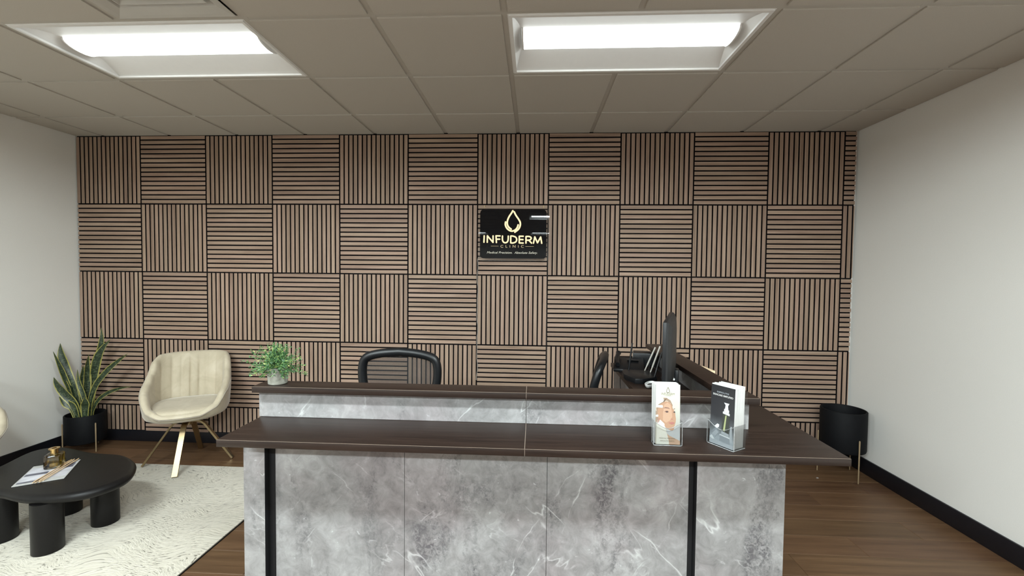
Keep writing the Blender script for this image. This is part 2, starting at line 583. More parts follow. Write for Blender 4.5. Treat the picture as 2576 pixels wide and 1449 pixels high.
# ================================================================== SETTING
# ---- floor: sub-floor and individual planks
floor = struct('floor', MB().box(XL - 0.1, XR + 0.1, YF, 0.1, -0.08, -0.004), 'plank')
PLK = (1.22, 0.18)
def plank_mesh(l, w):
    mb = MB(); g = 0.0006; b = 0.0015
    x0, x1, y0, y1 = g, l - g, g, w - g
    mb.v += [(x0, y0, -0.004), (x1, y0, -0.004), (x1, y1, -0.004), (x0, y1, -0.004),
             (x0, y0, -b), (x1, y0, -b), (x1, y1, -b), (x0, y1, -b),
             (x0 + b, y0 + b, 0), (x1 - b, y0 + b, 0), (x1 - b, y1 - b, 0), (x0 + b, y1 - b, 0)]
    for q in ((0, 1, 5, 4), (1, 2, 6, 5), (2, 3, 7, 6), (3, 0, 4, 7), (4, 5, 9, 8), (5, 6, 10, 9), (6, 7, 11, 10), (7, 4, 8, 11), (8, 9, 10, 11)):
        mb.face(q, 0, [(mb.v[i][0], mb.v[i][1]) for i in q])
    return mb.mesh('plank', [M['plank']])
full_plank = plank_mesh(*PLK)
row = 0; y = 0.02
while y > -3.9:
    off = (row * 0.437) % PLK[0]
    x = XL + 0.002 - off
    while x < XR - 0.002:
        a, b = max(x, XL + 0.002), min(x + PLK[0], XR - 0.002)
        if b - a > 0.03:
            me = full_plank if b - a > PLK[0] - 1e-4 else plank_mesh(b - a, PLK[1])
            add('plank', me, floor, (a, y - PLK[1], 0))
        x += PLK[0]
    y -= PLK[1]; row += 1
mb = MB(); mb.box(XL, XR, YF, y, -0.004, 0.0)
for i in range(len(mb.f)): mb.uv[i] = [(mb.v[k][0], mb.v[k][1]) for k in mb.f[i]]
mb.build('far_floor', 'plank', floor)

# ---- walls
struct('wall_left', MB().box(XL - 0.1, XL, YF, 0.1, -0.004, H + 0.3), 'wall')
struct('wall_right', MB().box(XR, XR + 0.1, YF, 0.1, -0.004, H + 0.3), 'wall')
wall_back = struct('wall_back', MB().box(XL, XR, 0.0215, 0.12, -0.004, H + 0.3), 'wall_white')
struct('wall_front', MB().box(XL, XR, YF - 0.1, YF, -0.004, H + 0.3), 'wall')
def baseboard(name, b, bev=0.003):
    return struct(name, MB().box(*b), 'baseboard', bevel=bev)
baseboard('baseboard_back', (XL + 0.014, XR - 0.014, 0.006, 0.0213, 0.0005, 0.099))
baseboard('baseboard_left', (XL + 0.0002, XL + 0.0135, -3.9, 0.021, 0.0005, 0.102))
baseboard('baseboard_right', (XR - 0.0135, XR - 0.0002, -3.9, 0.021, 0.0005, 0.118))

# ---- slatted feature wall: panels (felt backing) with slats; largest 300 slats singly, the rest joined
SP = PW / 15.0; SW = SP * 0.715; ST = 0.012
FACE = 0.0; FELT = 0.012
def slat_geo(mb, x0, x1, z0, z1, vertical):
    """A slat with chamfer-free square edges; UV u along the grain in metres."""
    b = len(mb.v)
    y0, y1 = FACE, FELT
    mb.v += [(x0, y0, z0), (x1, y0, z0), (x1, y0, z1), (x0, y0, z1), (x0, y1, z0), (x1, y1, z0), (x1, y1, z1), (x0, y1, z1)]
    for qi, q in enumerate(((0, 1, 2, 3), (0, 4, 5, 1), (1, 5, 6, 2), (2, 6, 7, 3), (3, 7, 4, 0))):
        idx = [b + i for i in q]
        uv = []
        for i in idx:
            X, Y, Z = mb.v[i]
            uv.append((Z, X + Y) if vertical else (X, Z + Y))
        mb.face(idx, 0 if qi == 0 else 1, uv)      # veneer in front, black core at the sides
SINGLE = {(10, 0), (10, 1), (10, 2), (10, 3), (9, 0), (9, 1), (9, 2), (8, 0), (8, 1), (8, 2), (7, 0), (7, 1), (7, 2),
          (6, 0), (6, 2), (5, 0), (5, 1), (5, 2), (4, 0), (4, 1)}
RIGHT_END = XR - 0.018
rest = MB()
shared = {}
for i in range(12):
    for j in range(5):
        x0 = PX0 + PW * i; x1 = min(x0 + PW, RIGHT_END)
        z1 = PZ0 + PW * (1 - j); z0 = max(z1 - PW, 0.100)
        z1 = min(z1, H - 0.004)
        vert = (i + j) % 2 == 0
        pan = MB().box(max(x0, XL + 0.003) + 0.0005, x1 - 0.0005, FELT, 0.0212, z0 + 0.0005, (z1 - 0.0005) if j else H + 0.0062).build('wall_panel', 'felt', wall_back)
        g = SP - SW
        if vert:
            cells = []
            for k in range(15):
                a = x0 + g / 2 + k * SP; b = a + SW
                a = max(a, XL + 0.004)
                if a > x1 - 0.006: break
                cells.append((a, min(b, x1 - 0.001), z0 + g / 2, z1 - g / 2))
        else:
            cells = []
            for k in range(15):
                b = PZ0 + PW * (1 - j) - g / 2 - k * SP; a = b - SW
                if b < z0 + 0.006: break
                xe = x1 - g / 2 if i < 11 else x1 - random.uniform(0.0, 0.006)
                cells.append((max(x0 + g / 2, XL + 0.004), xe, max(a, z0 + 0.001), min(b, H - 0.004)))
        for (a, b, c, d) in cells:
            if (i, j) in SINGLE:
                key = (vert, round(b - a, 4), round(d - c, 4))
                if key not in shared:
                    sm = MB(); slat_geo(sm, 0, b - a, 0, d - c, vert)
                    shared[key] = sm.mesh('slat', [M['slat'], M['felt']])
                add('slat', shared[key], pan, (a, 0, c))
            else:
                slat_geo(rest, a, b, c, d, vert)
tag(rest.build('slat_field', ['slat', 'felt'], wall_back), kind='stuff')

# ---- suspended ceiling: slab above, grid bars, single tiles
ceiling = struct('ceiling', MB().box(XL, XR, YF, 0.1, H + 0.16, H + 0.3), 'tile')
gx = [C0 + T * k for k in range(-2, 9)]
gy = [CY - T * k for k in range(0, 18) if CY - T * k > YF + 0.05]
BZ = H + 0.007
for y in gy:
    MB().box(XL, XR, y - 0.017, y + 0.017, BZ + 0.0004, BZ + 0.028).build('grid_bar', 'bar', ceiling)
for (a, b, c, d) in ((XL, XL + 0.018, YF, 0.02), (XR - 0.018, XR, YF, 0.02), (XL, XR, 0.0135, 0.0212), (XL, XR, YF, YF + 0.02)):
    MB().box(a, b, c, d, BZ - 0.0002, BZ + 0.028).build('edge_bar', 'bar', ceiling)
LIGHTS = [(0, 0), (4, 0), (0, 3), (4, 3), (0, 7), (4, 7), (0, 13), (4, 13)]   # column, row (row 0 = the pair in view)
taken = set()
for c, r in LIGHTS:
    taken |= {(c, r + 1), (c + 1, r + 1)}
taken.add((1, 2))  # air vent
for k, x in enumerate(gx):
    cut = sorted([r for c, r in LIGHTS if c + 1 == k - 2])       # the bar stops at each light
    y1 = 0.02
    for r in cut:
        MB().box(x - 0.017, x + 0.017, CY - T * (r + 1), y1, BZ, BZ + 0.03).build('grid_bar', 'bar', ceiling)
        y1 = CY - T * (r + 2)
    MB().box(x - 0.017, x + 0.017, YF, y1, BZ, BZ + 0.03).build('grid_bar', 'bar', ceiling)
xe = [XL] + gx + [XR]
ye = [0.0] + gy + [YF]
tile_cache = {}
far_tiles = MB()
TG = 0.0155
for ci in range(len(xe) - 1):
    for ri in range(len(ye) - 1):
        col, rw = ci - 3, ri - 1      # col 0 starts at gx[2]
        key = (col, rw + 0)
        if (col, ri - 1) in taken:
            continue
        x0, x1 = xe[ci], xe[ci + 1]; y1, y0 = ye[ri], ye[ri + 1]
        gl = TG if ci > 0 else 0.004; gr = TG if ci < len(xe) - 2 else 0.004
        gt = TG if ri > 0 else -0.008; gb = TG
        bx = (x0 + gl, x1 - gr, y0 + gb, y1 - gt)
        if y1 < -4.0:
            far_tiles.box(bx[0], bx[1], bx[2], bx[3], H, H + 0.018)
        else:
            w, d = round(bx[1] - bx[0], 4), round(bx[3] - bx[2], 4)
            if (w, d) not in tile_cache:
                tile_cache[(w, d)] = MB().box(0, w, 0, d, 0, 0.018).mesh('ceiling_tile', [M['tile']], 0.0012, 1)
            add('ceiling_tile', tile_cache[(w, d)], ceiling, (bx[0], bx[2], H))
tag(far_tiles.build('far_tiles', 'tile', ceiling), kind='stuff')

# ---- recessed ceiling lights
def troffer(cx, cy, label, group=None, lens='lens'):
    t = thing('ceiling_light', label, 'ceiling light', (cx, cy, H), 0, group)
    hx, hy = T - 0.018, T / 2 - 0.018
    d = 0.042
    # outer frame
    fr = MB()
    for (a, b, c, e) in ((-hx, hx, -hy, -hy + 0.016), (-hx, hx, hy - 0.016, hy), (-hx, -hx + 0.016, -hy + 0.0161, hy - 0.0161), (hx - 0.016, hx, -hy + 0.0161, hy - 0.0161)):
        fr.box(a, b, c, e, 0.001, 0.012)
    fr.build('frame', 'troffer', t)
    lx = hx - 0.062                      # lens half length
    ly = 0.090
    def wing(s):
        m = MB(); rr = []
        for k in range(9):
            u = k / 8
            y = s * ((hy - 0.012) * (1 - u) + ly * u)
            z = 0.012 + d * math.sin(u * math.pi / 2) ** 1.1
            e = (hx - 0.012) * (1 - u) + (hx - 0.05) * u
            rr.append([(-e, y, z), (e, y, z)] if s > 0 else [(e, y, z), (-e, y, z)])
        m.rings(rr, close=False)
        return m.build('reflector_wing', 'troffer', t, smooth=60)
    wing(1); wing(-1)
    for s in (-1, 1):
        m = MB(); rr = []
        for k in range(9):
            u = k / 8
            yy = (hy - 0.012) * (1 - u) + ly * u
            z = 0.012 + d * math.sin(u * math.pi / 2) ** 1.1
            e = s * ((hx - 0.012) * (1 - u) + (hx - 0.05) * u)
            rr.append([(e, -yy, z), (e, yy, z)])
        m.rings(rr, close=False); m.build('end_reflector', 'troffer', t, smooth=60)
    # lens: a trough of acrylic bulging down between the wings
    m = MB(); rr = []
    K = 10
    for k in range(K + 1):
        a = math.pi * k / K
        y = -ly * math.cos(a); z = 0.012 + d - 0.034 * math.sin(a) ** 0.8
        rr.append([(-lx, y, z), (lx, y, z)])
    m.rings(rr, close=False)
    m.build('lens', lens, t, smooth=60)
    for s in (-1, 1):
        m = MB()
        pr = [(-ly * 1.03 * math.cos(math.pi * k / K), 0.012 + d - 0.038 * math.sin(math.pi * k / K) ** 0.8) for k in range(K + 1)]
        b = len(m.v)
        m.v += [(s * lx, y, z) for y, z in pr] + [(s * (lx + 0.008), y, z) for y, z in pr]
        n = len(pr)
        m.face(list(range(n))); m.face([n + k for k in reversed(range(n))])
        for k in range(n - 1): m.face((k, k + 1, n + k + 1, n + k))
        m.build('lens_end_cap', 'troffer', t)
    hs = MB().box(-hx, hx, -hy, hy, 0.058, 0.085)
    for (a, b, c, e) in ((-hx - 0.006, hx + 0.006, -hy - 0.006, -hy), (-hx - 0.006, hx + 0.006, hy, hy + 0.006), (-hx - 0.006, -hx, -hy, hy), (hx, hx + 0.006, -hy, hy)):
        hs.box(a, b, c, e, 0.0065, 0.085)
    hs.build('housing', 'troffer', t)
    return t
LAB = ['recessed ceiling light above the cream lounge chair, left of the pair in view',
       'recessed ceiling light above the lit drop sign, right of the pair in view',
       'recessed ceiling light above the coffee table, behind the left light in view',
       'recessed ceiling light above the front of the reception desk',
       'recessed ceiling light far behind the viewer on the waiting side',
       'recessed ceiling light far behind the viewer mirrored in the black sign',
       'recessed ceiling light at the far end of the room on the waiting side',
       'recessed ceiling light at the far end of the room on the desk side']
for (c, r), lab in zip(LIGHTS, LAB):
    troffer(C0 + T * (c + 1), CY - T * (r + 1) - T / 2, lab, 'recessed ceiling lights', {0: 'lens', 3: 'lens_desk', 13: 'lens_end'}.get(r, 'lens_far'))

# ---- air vent
v = thing('air_vent', 'square grey ceiling air vent beside the left recessed light', 'vent', (C0 + T * 1.5, CY - T * 2.5, H))
hv = T / 2 - 0.020
m = MB()
rr = []
for s, z in ((hv, 0.0), (hv - 0.004, 0.0), (hv - 0.02, 0.004), (hv - 0.055, 0.016), (hv - 0.075, 0.045)):
    rr.append([(-s, -s, z), (s, -s, z), (s, s, z), (-s, s, z)])
m.rings(rr); m.build('frame', 'vent', v)
for q, (s0, z0, z1) in enumerate(((0.205, 0.014, 0.05), (0.15, 0.010, 0.045), (0.095, 0.008, 0.04))):
    m = MB()
    m.rings([[(-s, -s, z), (s, -s, z), (s, s, z), (-s, s, z)] for s, z in ((s0, z0), (s0 - 0.004, z0), (s0 - 0.03, z1))])
    m.build('louvre', 'vent', v)
MB().box(-0.05, 0.05, -0.05, 0.05, 0.006, 0.012).build('centre_plate', 'vent', v, 0.003)
MB().box(-hv, hv, -hv, hv, 0.06, 0.07).build('back_plate', 'black', v)

# ================================================================== RECEPTION DESK
DX0, DX1 = 2.920, 5.043        # lower top, left / right
DY0 = -2.245                   # its front edge
DZ = 0.95; TH = 0.025
LZ = 1.08                      # ledge top
RY = -0.775                    # far end of the return
desk = thing('reception_desk', 'grey marble-look reception desk with dark wood tops and raised ledge', 'desk', (DX0, DY0, 0))
def dbox(x0, x1, y0, y1, z0, z1):
    return MB().box(x0 - DX0, x1 - DX0, y0 - DY0, y1 - DY0, z0, z1)
def top_piece(name, x0, x1, y0, y1, z1, pale_l=False):
    o = dbox(x0, x1, y0, y1, z1 - TH, z1).build(name, 'espresso', desk, 0.0012, 2)
    return o
SEAM = 3.990; SY = -1.69
top_piece('counter_top', DX0, SEAM - 0.0008, DY0, SY, DZ)
top_piece('counter_top', SEAM + 0.0008, DX1, DY0, SY, DZ)
top_piece('counter_top', 4.530, DX1, SY + 0.0010, RY, DZ)
# pale edge band showing in the joint
dbox(SEAM - 0.0012, SEAM + 0.0012, DY0 + 0.001, SY - 0.3, DZ - 0.02, DZ + 0.0004).build('joint_strip', 'edge', desk)
dbox(SEAM - 0.0012, SEAM + 0.0012, -2.029, -1.931, LZ - 0.02, LZ + 0.0004).build('joint_strip', 'edge', desk)
# pale arris lines along the front edges
def arris(x0, x1, y, z):
    dbox(x0, x1, y - 0.0002, y + 0.0009, z - 0.0009, z + 0.0002).build('edge_band', 'edge', desk)
arris(DX0 + 0.002, DX1 - 0.002, DY0, DZ)
arris(2.908, 4.858, -2.030, LZ)
# raised ledge
top_piece('ledge_top', 2.905, SEAM - 0.0008, -2.030, -1.930, LZ)
top_piece('ledge_top', SEAM + 0.0008, 4.862, -2.030, -1.930, LZ)
top_piece('ledge_top', 4.756, 4.862, -1.9292, RY, LZ)
# ledge uprights
R0, R1 = -1.996, -1.976
dbox(2.913, SEAM - 0.0006, R0, R1, DZ + 0.0003, LZ - TH).build('riser_panel', 'marble_b', desk, 0.0008, 1)
dbox(SEAM + 0.0006, 4.838, R0, R1, DZ + 0.0003, LZ - TH).build('riser_panel', 'marble_b', desk, 0.0008, 1)
dbox(4.818, 4.838, R1 + 0.0005, RY + 0.004, DZ + 0.0003, LZ - TH).build('riser_panel', 'marble_b', desk, 0.0008, 1)
dbox(2.913, 2.931, R1 + 0.0005, -1.945, DZ + 0.0003, LZ - TH).build('riser_panel', 'marble_b', desk, 0.0008, 1)
for (yy, zz) in ((-1.62, 0.985), (-1.18, 0.985), (-0.80, 1.035)):
    MB().lathe([(0.0, 0.0), (0.009, 0.0), (0.009, 0.003), (0.0, 0.004)], n=16).build('screw_cap', 'black', desk, loc=(4.818 - DX0, yy - DY0, zz), rot=(0, -math.pi / 2, 0))
# front: centre panels set back, end pillars proud, black channels between
FPC, FPE = -2.070, -2.100
ZB, ZT = 0.002, DZ - TH - 0.0003
for a, b in ((3.0235, 3.5300), (3.5306, 4.0720), (4.0726, 4.5935)):
    dbox(a + 0.0004, b - 0.0004, FPC, FPC + 0.02, ZB, ZT).build('front_panel', 'marble_a', desk, 0.0007, 1)
for a, b, s in ((2.917, 3.000, 1), (4.6115, 4.921, -1)):
    dbox(a, b, FPE, FPE + 0.02, ZB, ZT).build('end_pillar', 'marble_a', desk, 0.0007, 1)
dbox(3.0006, 3.0232, FPC - 0.001, FPC + 0.02, ZB, ZT).build('channel_strip', 'postblack', desk)
dbox(2.9985, 3.0004, FPE + 0.0004, FPC + 0.018, ZB, ZT).build('channel_strip', 'black', desk)
dbox(4.5938, 4.6094, FPC - 0.001, FPC + 0.02, ZB, ZT).build('channel_strip', 'postblack', desk)
dbox(4.6098, 4.6113, FPE + 0.0004, FPC + 0.018, ZB, ZT).build('channel_strip', 'black', desk)
# side panels and the return carcase
dbox(2.917, 2.937, FPE + 0.0205, -1.72, ZB, ZT).build('side_panel', 'marble_b', desk)
dbox(4.901, 4.921, FPE + 0.0205, RY + 0.02, ZB, ZT).build('side_panel', 'marble_b', desk)
dbox(4.56, 4.90, RY + 0.03, RY + 0.05, ZB, ZT).build('end_panel', 'marble_b', desk)
dbox(4.56, 4.58, -1.68, RY + 0.029, 0.30, ZT).build('inner_panel', 'marble_b', desk)

# ================================================================== SIGN
sx, sy, sz = 3.84, -0.056, 1.86
sg = thing('lit_sign', 'black clinic sign with glowing gold drop and lettering on the slatted wall', 'sign', (sx, sy, sz))
def rrect(x0, x1, z0, z1, r, n=8):
    pts = []
    for cx, cz, a0 in ((x1 - r, z1 - r, 0), (x0 + r, z1 - r, 90), (x0 + r, z0 + r, 180), (x1 - r, z0 + r, 270)):
        for k in range(n + 1):
            a = math.radians(a0 + 90 * k / n)
            pts.append((cx + r * math.cos(a), cz + r * math.sin(a)))
    return pts
def plate(poly, y0, y1):
    """A plate in the XZ plane from its outline."""
    m = MB(); n = len(poly)
    m.v += [(x, y0, z) for x, z in poly] + [(x, y1, z) for x, z in poly]
    m.face(list(range(n))); m.face([n + k for k in reversed(range(n))])
    for k in range(n):
        j = (k + 1) % n
        m.face((k, n + k, n + j, j))
    return m
def SX(u): return 3.559 + (u - 1208) * 0.003331 - sx
def SZ(v, u=1290): return 2.067 - (v - 527) * 0.003266 - (u - 1290) * 0.00002 - sz
plate(rrect(3.545 - sx, 4.135 - sx, 1.640 - sz, 2.084 - sz, 0.03), 0.006, 0.012).build('acrylic_backing', 'acrylic', sg)
plate(rrect(3.560 - sx, 4.112 - sx, 1.662 - sz, 2.067 - sz, 0.03), 0.0, 0.005).build('sign_face', 'signblack', sg)
for ux in (1219, 1367):
    MB().tube([(SX(ux), 0.009, 2.078 - sz), (SX(ux), 0.009, 2.10 - sz), (SX(ux), 0.055, 2.102 - sz)], 0.0035, 8).build('hanger', 'brass', sg)
for ux in (1230, 1352):
    for zz in (1.69, 2.04):
        MB().lathe([(0.0, 0), (0.006, 0), (0.006, 0.042), (0.0, 0.042)], n=12).build('standoff', 'steel', sg, loc=(SX(ux), 0.0125, zz - sz), rot=(-math.pi / 2, 0, 0))
def cp(x, y): return (SX(1200 + x / 9.658), -0.006, SZ(515 + y / 9.658, 1200 + x / 9.658))
def stroke(pts, r=0.0062, smooth_n=6):
    p = bezier_pts([cp(*q) for q in pts], smooth_n) if len(pts) > 2 else [Vector(cp(*q)) for q in pts]
    return p, r
def neon(name, strokes, r=0.0060):
    m = MB()
    runs = []
    for s in strokes:
        if s[0] == 'c': runs.append(bezier_pts([cp(*q) for q in s[1]], 6))
        else: runs += [[Vector(cp(*q)), Vector(cp(*w))] for q, w in zip(s[1], s[1][1:])]
    for p in runs:
        d0 = (p[0] - p[1]).normalized(); d1 = (p[-1] - p[-2]).normalized()
        p = [p[0] + d0 * r * 0.75, p[0] + d0 * r * 0.3] + p + [p[-1] + d1 * r * 0.3, p[-1] + d1 * r * 0.75]
        m.tube(p, [r * 0.45, r * 0.88] + [r] * (len(p) - 4) + [r * 0.88, r * 0.45], 10)
    return m.build(name, 'neon', sg, smooth=60)
neon('neon_drop', [('c', [(870, 145), (838, 205), (785, 285), (745, 380), (738, 470), (770, 545), (835, 600)])], 0.0068)
neon('neon_drop', [('c', [(697, 422), (692, 490), (725, 570), (790, 628), (860, 645), (930, 615), (980, 555), (1000, 490)])], 0.0068)
neon('neon_drop', [('c', [(900, 172), (945, 260), (1010, 355), (1048, 430), (1048, 510), (1010, 595), (920, 672)])], 0.0068)
y0_, y1_ = 765, 928
neon('neon_letter', [('l', [(183, y0_), (178, y1_)])])
neon('neon_letter', [('l', [(258, y1_), (260, y0_), (398, y1_), (398, y0_)])])
neon('neon_letter', [('l', [(480, y1_ + 4), (468, y0_), (568, y0_ + 2)]), ('l', [(480, 848), (560, 846)])])
neon('neon_letter', [('c', [(625, y0_), (625, 860), (650, 915), (695, 932), (740, 912), (762, 860), (765, y0_)])])
neon('neon_letter', [('c', [(825, y0_), (880, 768), (945, 795), (968, 850), (945, 908), (880, 935), (825, 933)]), ('l', [(825, y0_), (825, 933)])])
neon('neon_letter', [('l', [(1128, y0_ + 3), (1030, y0_ + 3), (1030, 932), (1128, 934)]), ('l', [(1035, 848), (1122, 850)])])
neon('neon_letter', [('c', [(1192, 772), (1260, 772), (1305, 790), (1315, 820), (1295, 850), (1255, 862), (1195, 862)]), ('l', [(1192, 772), (1192, 936)]), ('l', [(1262, 865), (1328, 935)])])
neon('neon_letter', [('l', [(1372, 936), (1402, 778), (1468, 925), (1543, 780), (1570, 936)])])
M['sign_gold'] = plain('sign_gold_print', (0.62, 0.46, 0.25), 0.45, var=0.1)
M['sign_pale'] = plain('sign_pale_print', (0.62, 0.58, 0.48), 0.5, var=0.05)
RX = (math.pi / 2, 0, 0)
def sign_text(name, s, x0, x1, yb, size, mat, **kw):
    a, b = cp(x0, yb), cp(x1, yb)
    return add_text(name, s, size, mat, sg, ((a[0] + b[0]) / 2, -0.0012, a[2]), RX, width=abs(b[0] - a[0]), **kw)
sign_text('lettering', 'CLINIC', 578, 1138, 1050, 0.031, 'sign_gold', extrude=0.0006, spacing=1.9)
sign_text('lettering', 'Medical Precision.  Absolute Safety.', 248, 1468, 1200, 0.026, 'sign_pale', extrude=0.0004, shear=0.28)
for (xa, xb) in ((345, 530), (1180, 1380)):
    a, b = cp(xa, 1017), cp(xb, 1017)
    MB().box(a[0], b[0], -0.0012, -0.0002, a[2] - 0.001, a[2] + 0.001).build('rule_line', 'sign_gold', sg)
# its thin cable running down the joint between the panels
pts = []
zc = 1.66
k = 0
while zc > 0.62:
    pts.append((3.535 + 0.006 * math.sin(k * 1.3) * math.sin(k * 0.37), -0.006 + 0.003 * math.cos(k), zc)); zc -= 0.045; k += 1
tag(MB().tube(bezier_pts([(3.56, -0.02, 1.668)] + pts, 3), 0.0022, 6).build('sign_cable', 'cable_clear', smooth=60), 'thin pale cable hanging from the lit sign down the slatted wall', 'cable')

# ================================================================== RUG
rug = thing('area_rug', 'cream area rug with fine dark flecks under the coffee table', 'rug', (1.25, -1.85, 0))
m = MB().box(-1.0, 1.0, -1.40, 1.40, 0.004, 0.012); m.build('pile', 'rug', rug, 0.003, 2)
MB().box(-1.004, 1.004, -1.404, 1.404, 0.0004, 0.0044).build('backing', 'black', rug)

# ================================================================== COFFEE TABLE
tb = thing('coffee_table', 'black pebble-shaped coffee table with thick round legs on the rug', 'table', (1.22, -1.28, 0.0122))
outline = [(0.766, -1.219), (0.707, -1.047), (0.723, -0.968), (0.783, -0.924), (0.862, -0.918), (0.982, -0.949), (1.111, -0.985), (1.22, -0.995), (1.345, -1.006),
           (1.475, -1.069), (1.575, -1.149), (1.665, -1.285), (1.662, -1.397), (1.591, -1.50), (1.424, -1.552), (1.282, -1.546), (1.149, -1.513), (0.99, -1.50), (0.86, -1.43), (0.79, -1.33)]
def closed_spline(pts, n):
    out = []; k = len(pts)
    for i in range(k):
        a, b, c, d = (Vector(pts[(i + q) % k]) for q in (-1, 0, 1, 2))
        for s in range(n):
            t = s / n
            out.append(0.5 * ((2 * b) + (c - a) * t + (2 * a - 5 * b + 4 * c - d) * t * t + (3 * b - a - 3 * c + d) * t ** 3))
    return out
ol = [p - Vector((1.22, -1.28)) for p in closed_spline(outline, 6)]
if sum(ol[i].x * ol[(i + 1) % len(ol)].y - ol[(i + 1) % len(ol)].x * ol[i].y for i in range(len(ol))) < 0:
    ol.reverse()
for _ in range(4):
    ol = [(ol[i - 1] + ol[i] * 2 + ol[(i + 1) % len(ol)]) / 4 for i in range(len(ol))]
nr = []
for i in range(len(ol)):
    t = (ol[(i + 1) % len(ol)] - ol[i - 1]).normalized()
    nr.append(Vector((-t.y, t.x)))     # inward for CCW
TZ = 0.335; HT = 0.026
rr = []
for k in range(11):
    a = -math.pi / 2 + math.pi * k / 10
    ins = HT * 1.15 * (1 - math.cos(a)); z = TZ - HT + HT * math.sin(a)
    rr.append([(p.x + n.x * ins, p.y + n.y * ins, z - 0.0122) for p, n in zip(ol, nr)])
MB().rings(rr, True, True, True).build('table_top', 'tableblack', tb, smooth=50)
for (lx_, ly_) in ((1.395, -1.495), (1.445, -1.225), (1.105, -1.135), (1.035, -1.425)):
    MB().lathe([(0.064, 0.0), (0.066, 0.003), (0.066, TZ - 2 * HT - 0.0122 + 0.004)], (lx_ - 1.22, ly_ + 1.28), 40, True, True).build('leg', 'tableblack', tb, smooth=40)

# magazine, reeds and diffuser bottle on it
def sheet(corners, z0, th, name, mat, parent=None):
    m = MB(); n = len(corners)
    m.prism(corners, z0, z0 + th)
    return m
zt = TZ + 0.0002
mg = thing('magazine', 'thin grey and white magazine under the reed sticks on the coffee table', 'magazine', (1.167, -1.293, zt))
# a 0.20 x 0.28 sheet, oriented across the table
ang = math.radians(124)
MB().box(-0.145, 0.145, -0.105, 0.105, 0.0, 0.004).build('pages', 'paper', mg, 0.001, 1, rot=(0, 0, ang))
M['mag_grey'] = plain('cover_print', (0.50, 0.50, 0.54), 0.4, var=0.25, scale=14)
M['mag_dark'] = plain('cover_dark_print', (0.10, 0.10, 0.13), 0.4, var=0.3, scale=20)
MB().box(-0.10, 0.105, -0.098, 0.098, 0.0041, 0.0045).build('cover_photo', 'mag_grey', mg, rot=(0, 0, ang))
MB().box(-0.125, -0.105, -0.02, 0.095, 0.0046, 0.0049).build('cover_photo', 'mag_dark', mg, rot=(0, 0, ang))
MB().box(0.03, 0.10, -0.096, -0.055, 0.0046, 0.0049).build('cover_photo', 'mag_dark', mg, rot=(0, 0, ang))
MB().box(-0.02, 0.012, 0.0, 0.096, 0.0046, 0.0049).build('cover_photo', 'mag_dark', mg, rot=(0, 0, ang))
bt = thing('diffuser_bottle', 'square amber glass diffuser bottle with gold collar on the magazine', 'bottle', (1.128, -1.225, zt + 0.0048), math.radians(30))
def sq_rings(prof, p=5.0, n=40):
    rr = []
    for r, z in prof:
        ring = []
        for k in range(n):
            a = 2 * math.pi * k / n
            c, s = abs(math.cos(a)), abs(math.sin(a))
            q = r / ((c ** p + s ** p) ** (1 / p))
            ring.append((q * math.cos(a), q * math.sin(a), z))
        rr.append(ring)
    return rr
MB().rings(sq_rings([(0.036, 0.0), (0.041, 0.004), (0.042, 0.012), (0.042, 0.072), (0.038, 0.080), (0.022, 0.084)]), True, True).build('glass_body', 'glass', bt, smooth=40)
MB().rings(sq_rings([(0.035, 0.014), (0.038, 0.018), (0.038, 0.066), (0.034, 0.070)]), True, True, True).build('liquid', 'liquid', bt, smooth=40)
MB().lathe([(0.018, 0.083), (0.018, 0.108), (0.026, 0.110), (0.026, 0.115), (0.011, 0.115), (0.011, 0.09)], n=32).build('collar', 'gold', bt, smooth=40)
for k in range(6):
    d = Vector((-0.110, 0.313, 0)).normalized()
    d = Matrix.Rotation(math.radians(random.uniform(-2, 2)), 3, 'Z') @ d
    sd = Vector((d.y, -d.x, 0))
    c = Vector((1.203, -1.281, zt + 0.0078 + 0.0054 * (k % 2))) + sd * 0.0085 * (k - 2.5) + d * random.uniform(-0.012, 0.012)
    L = 0.30
    o = MB().tube([-d * L / 2, d * L / 2], 0.0026, 6).build('reed_stick', 'stick', None, loc=tuple(c))
    tag(o, 'thin pale reed stick lying across the magazine on the coffee table', 'stick', 'reed sticks on the magazine')

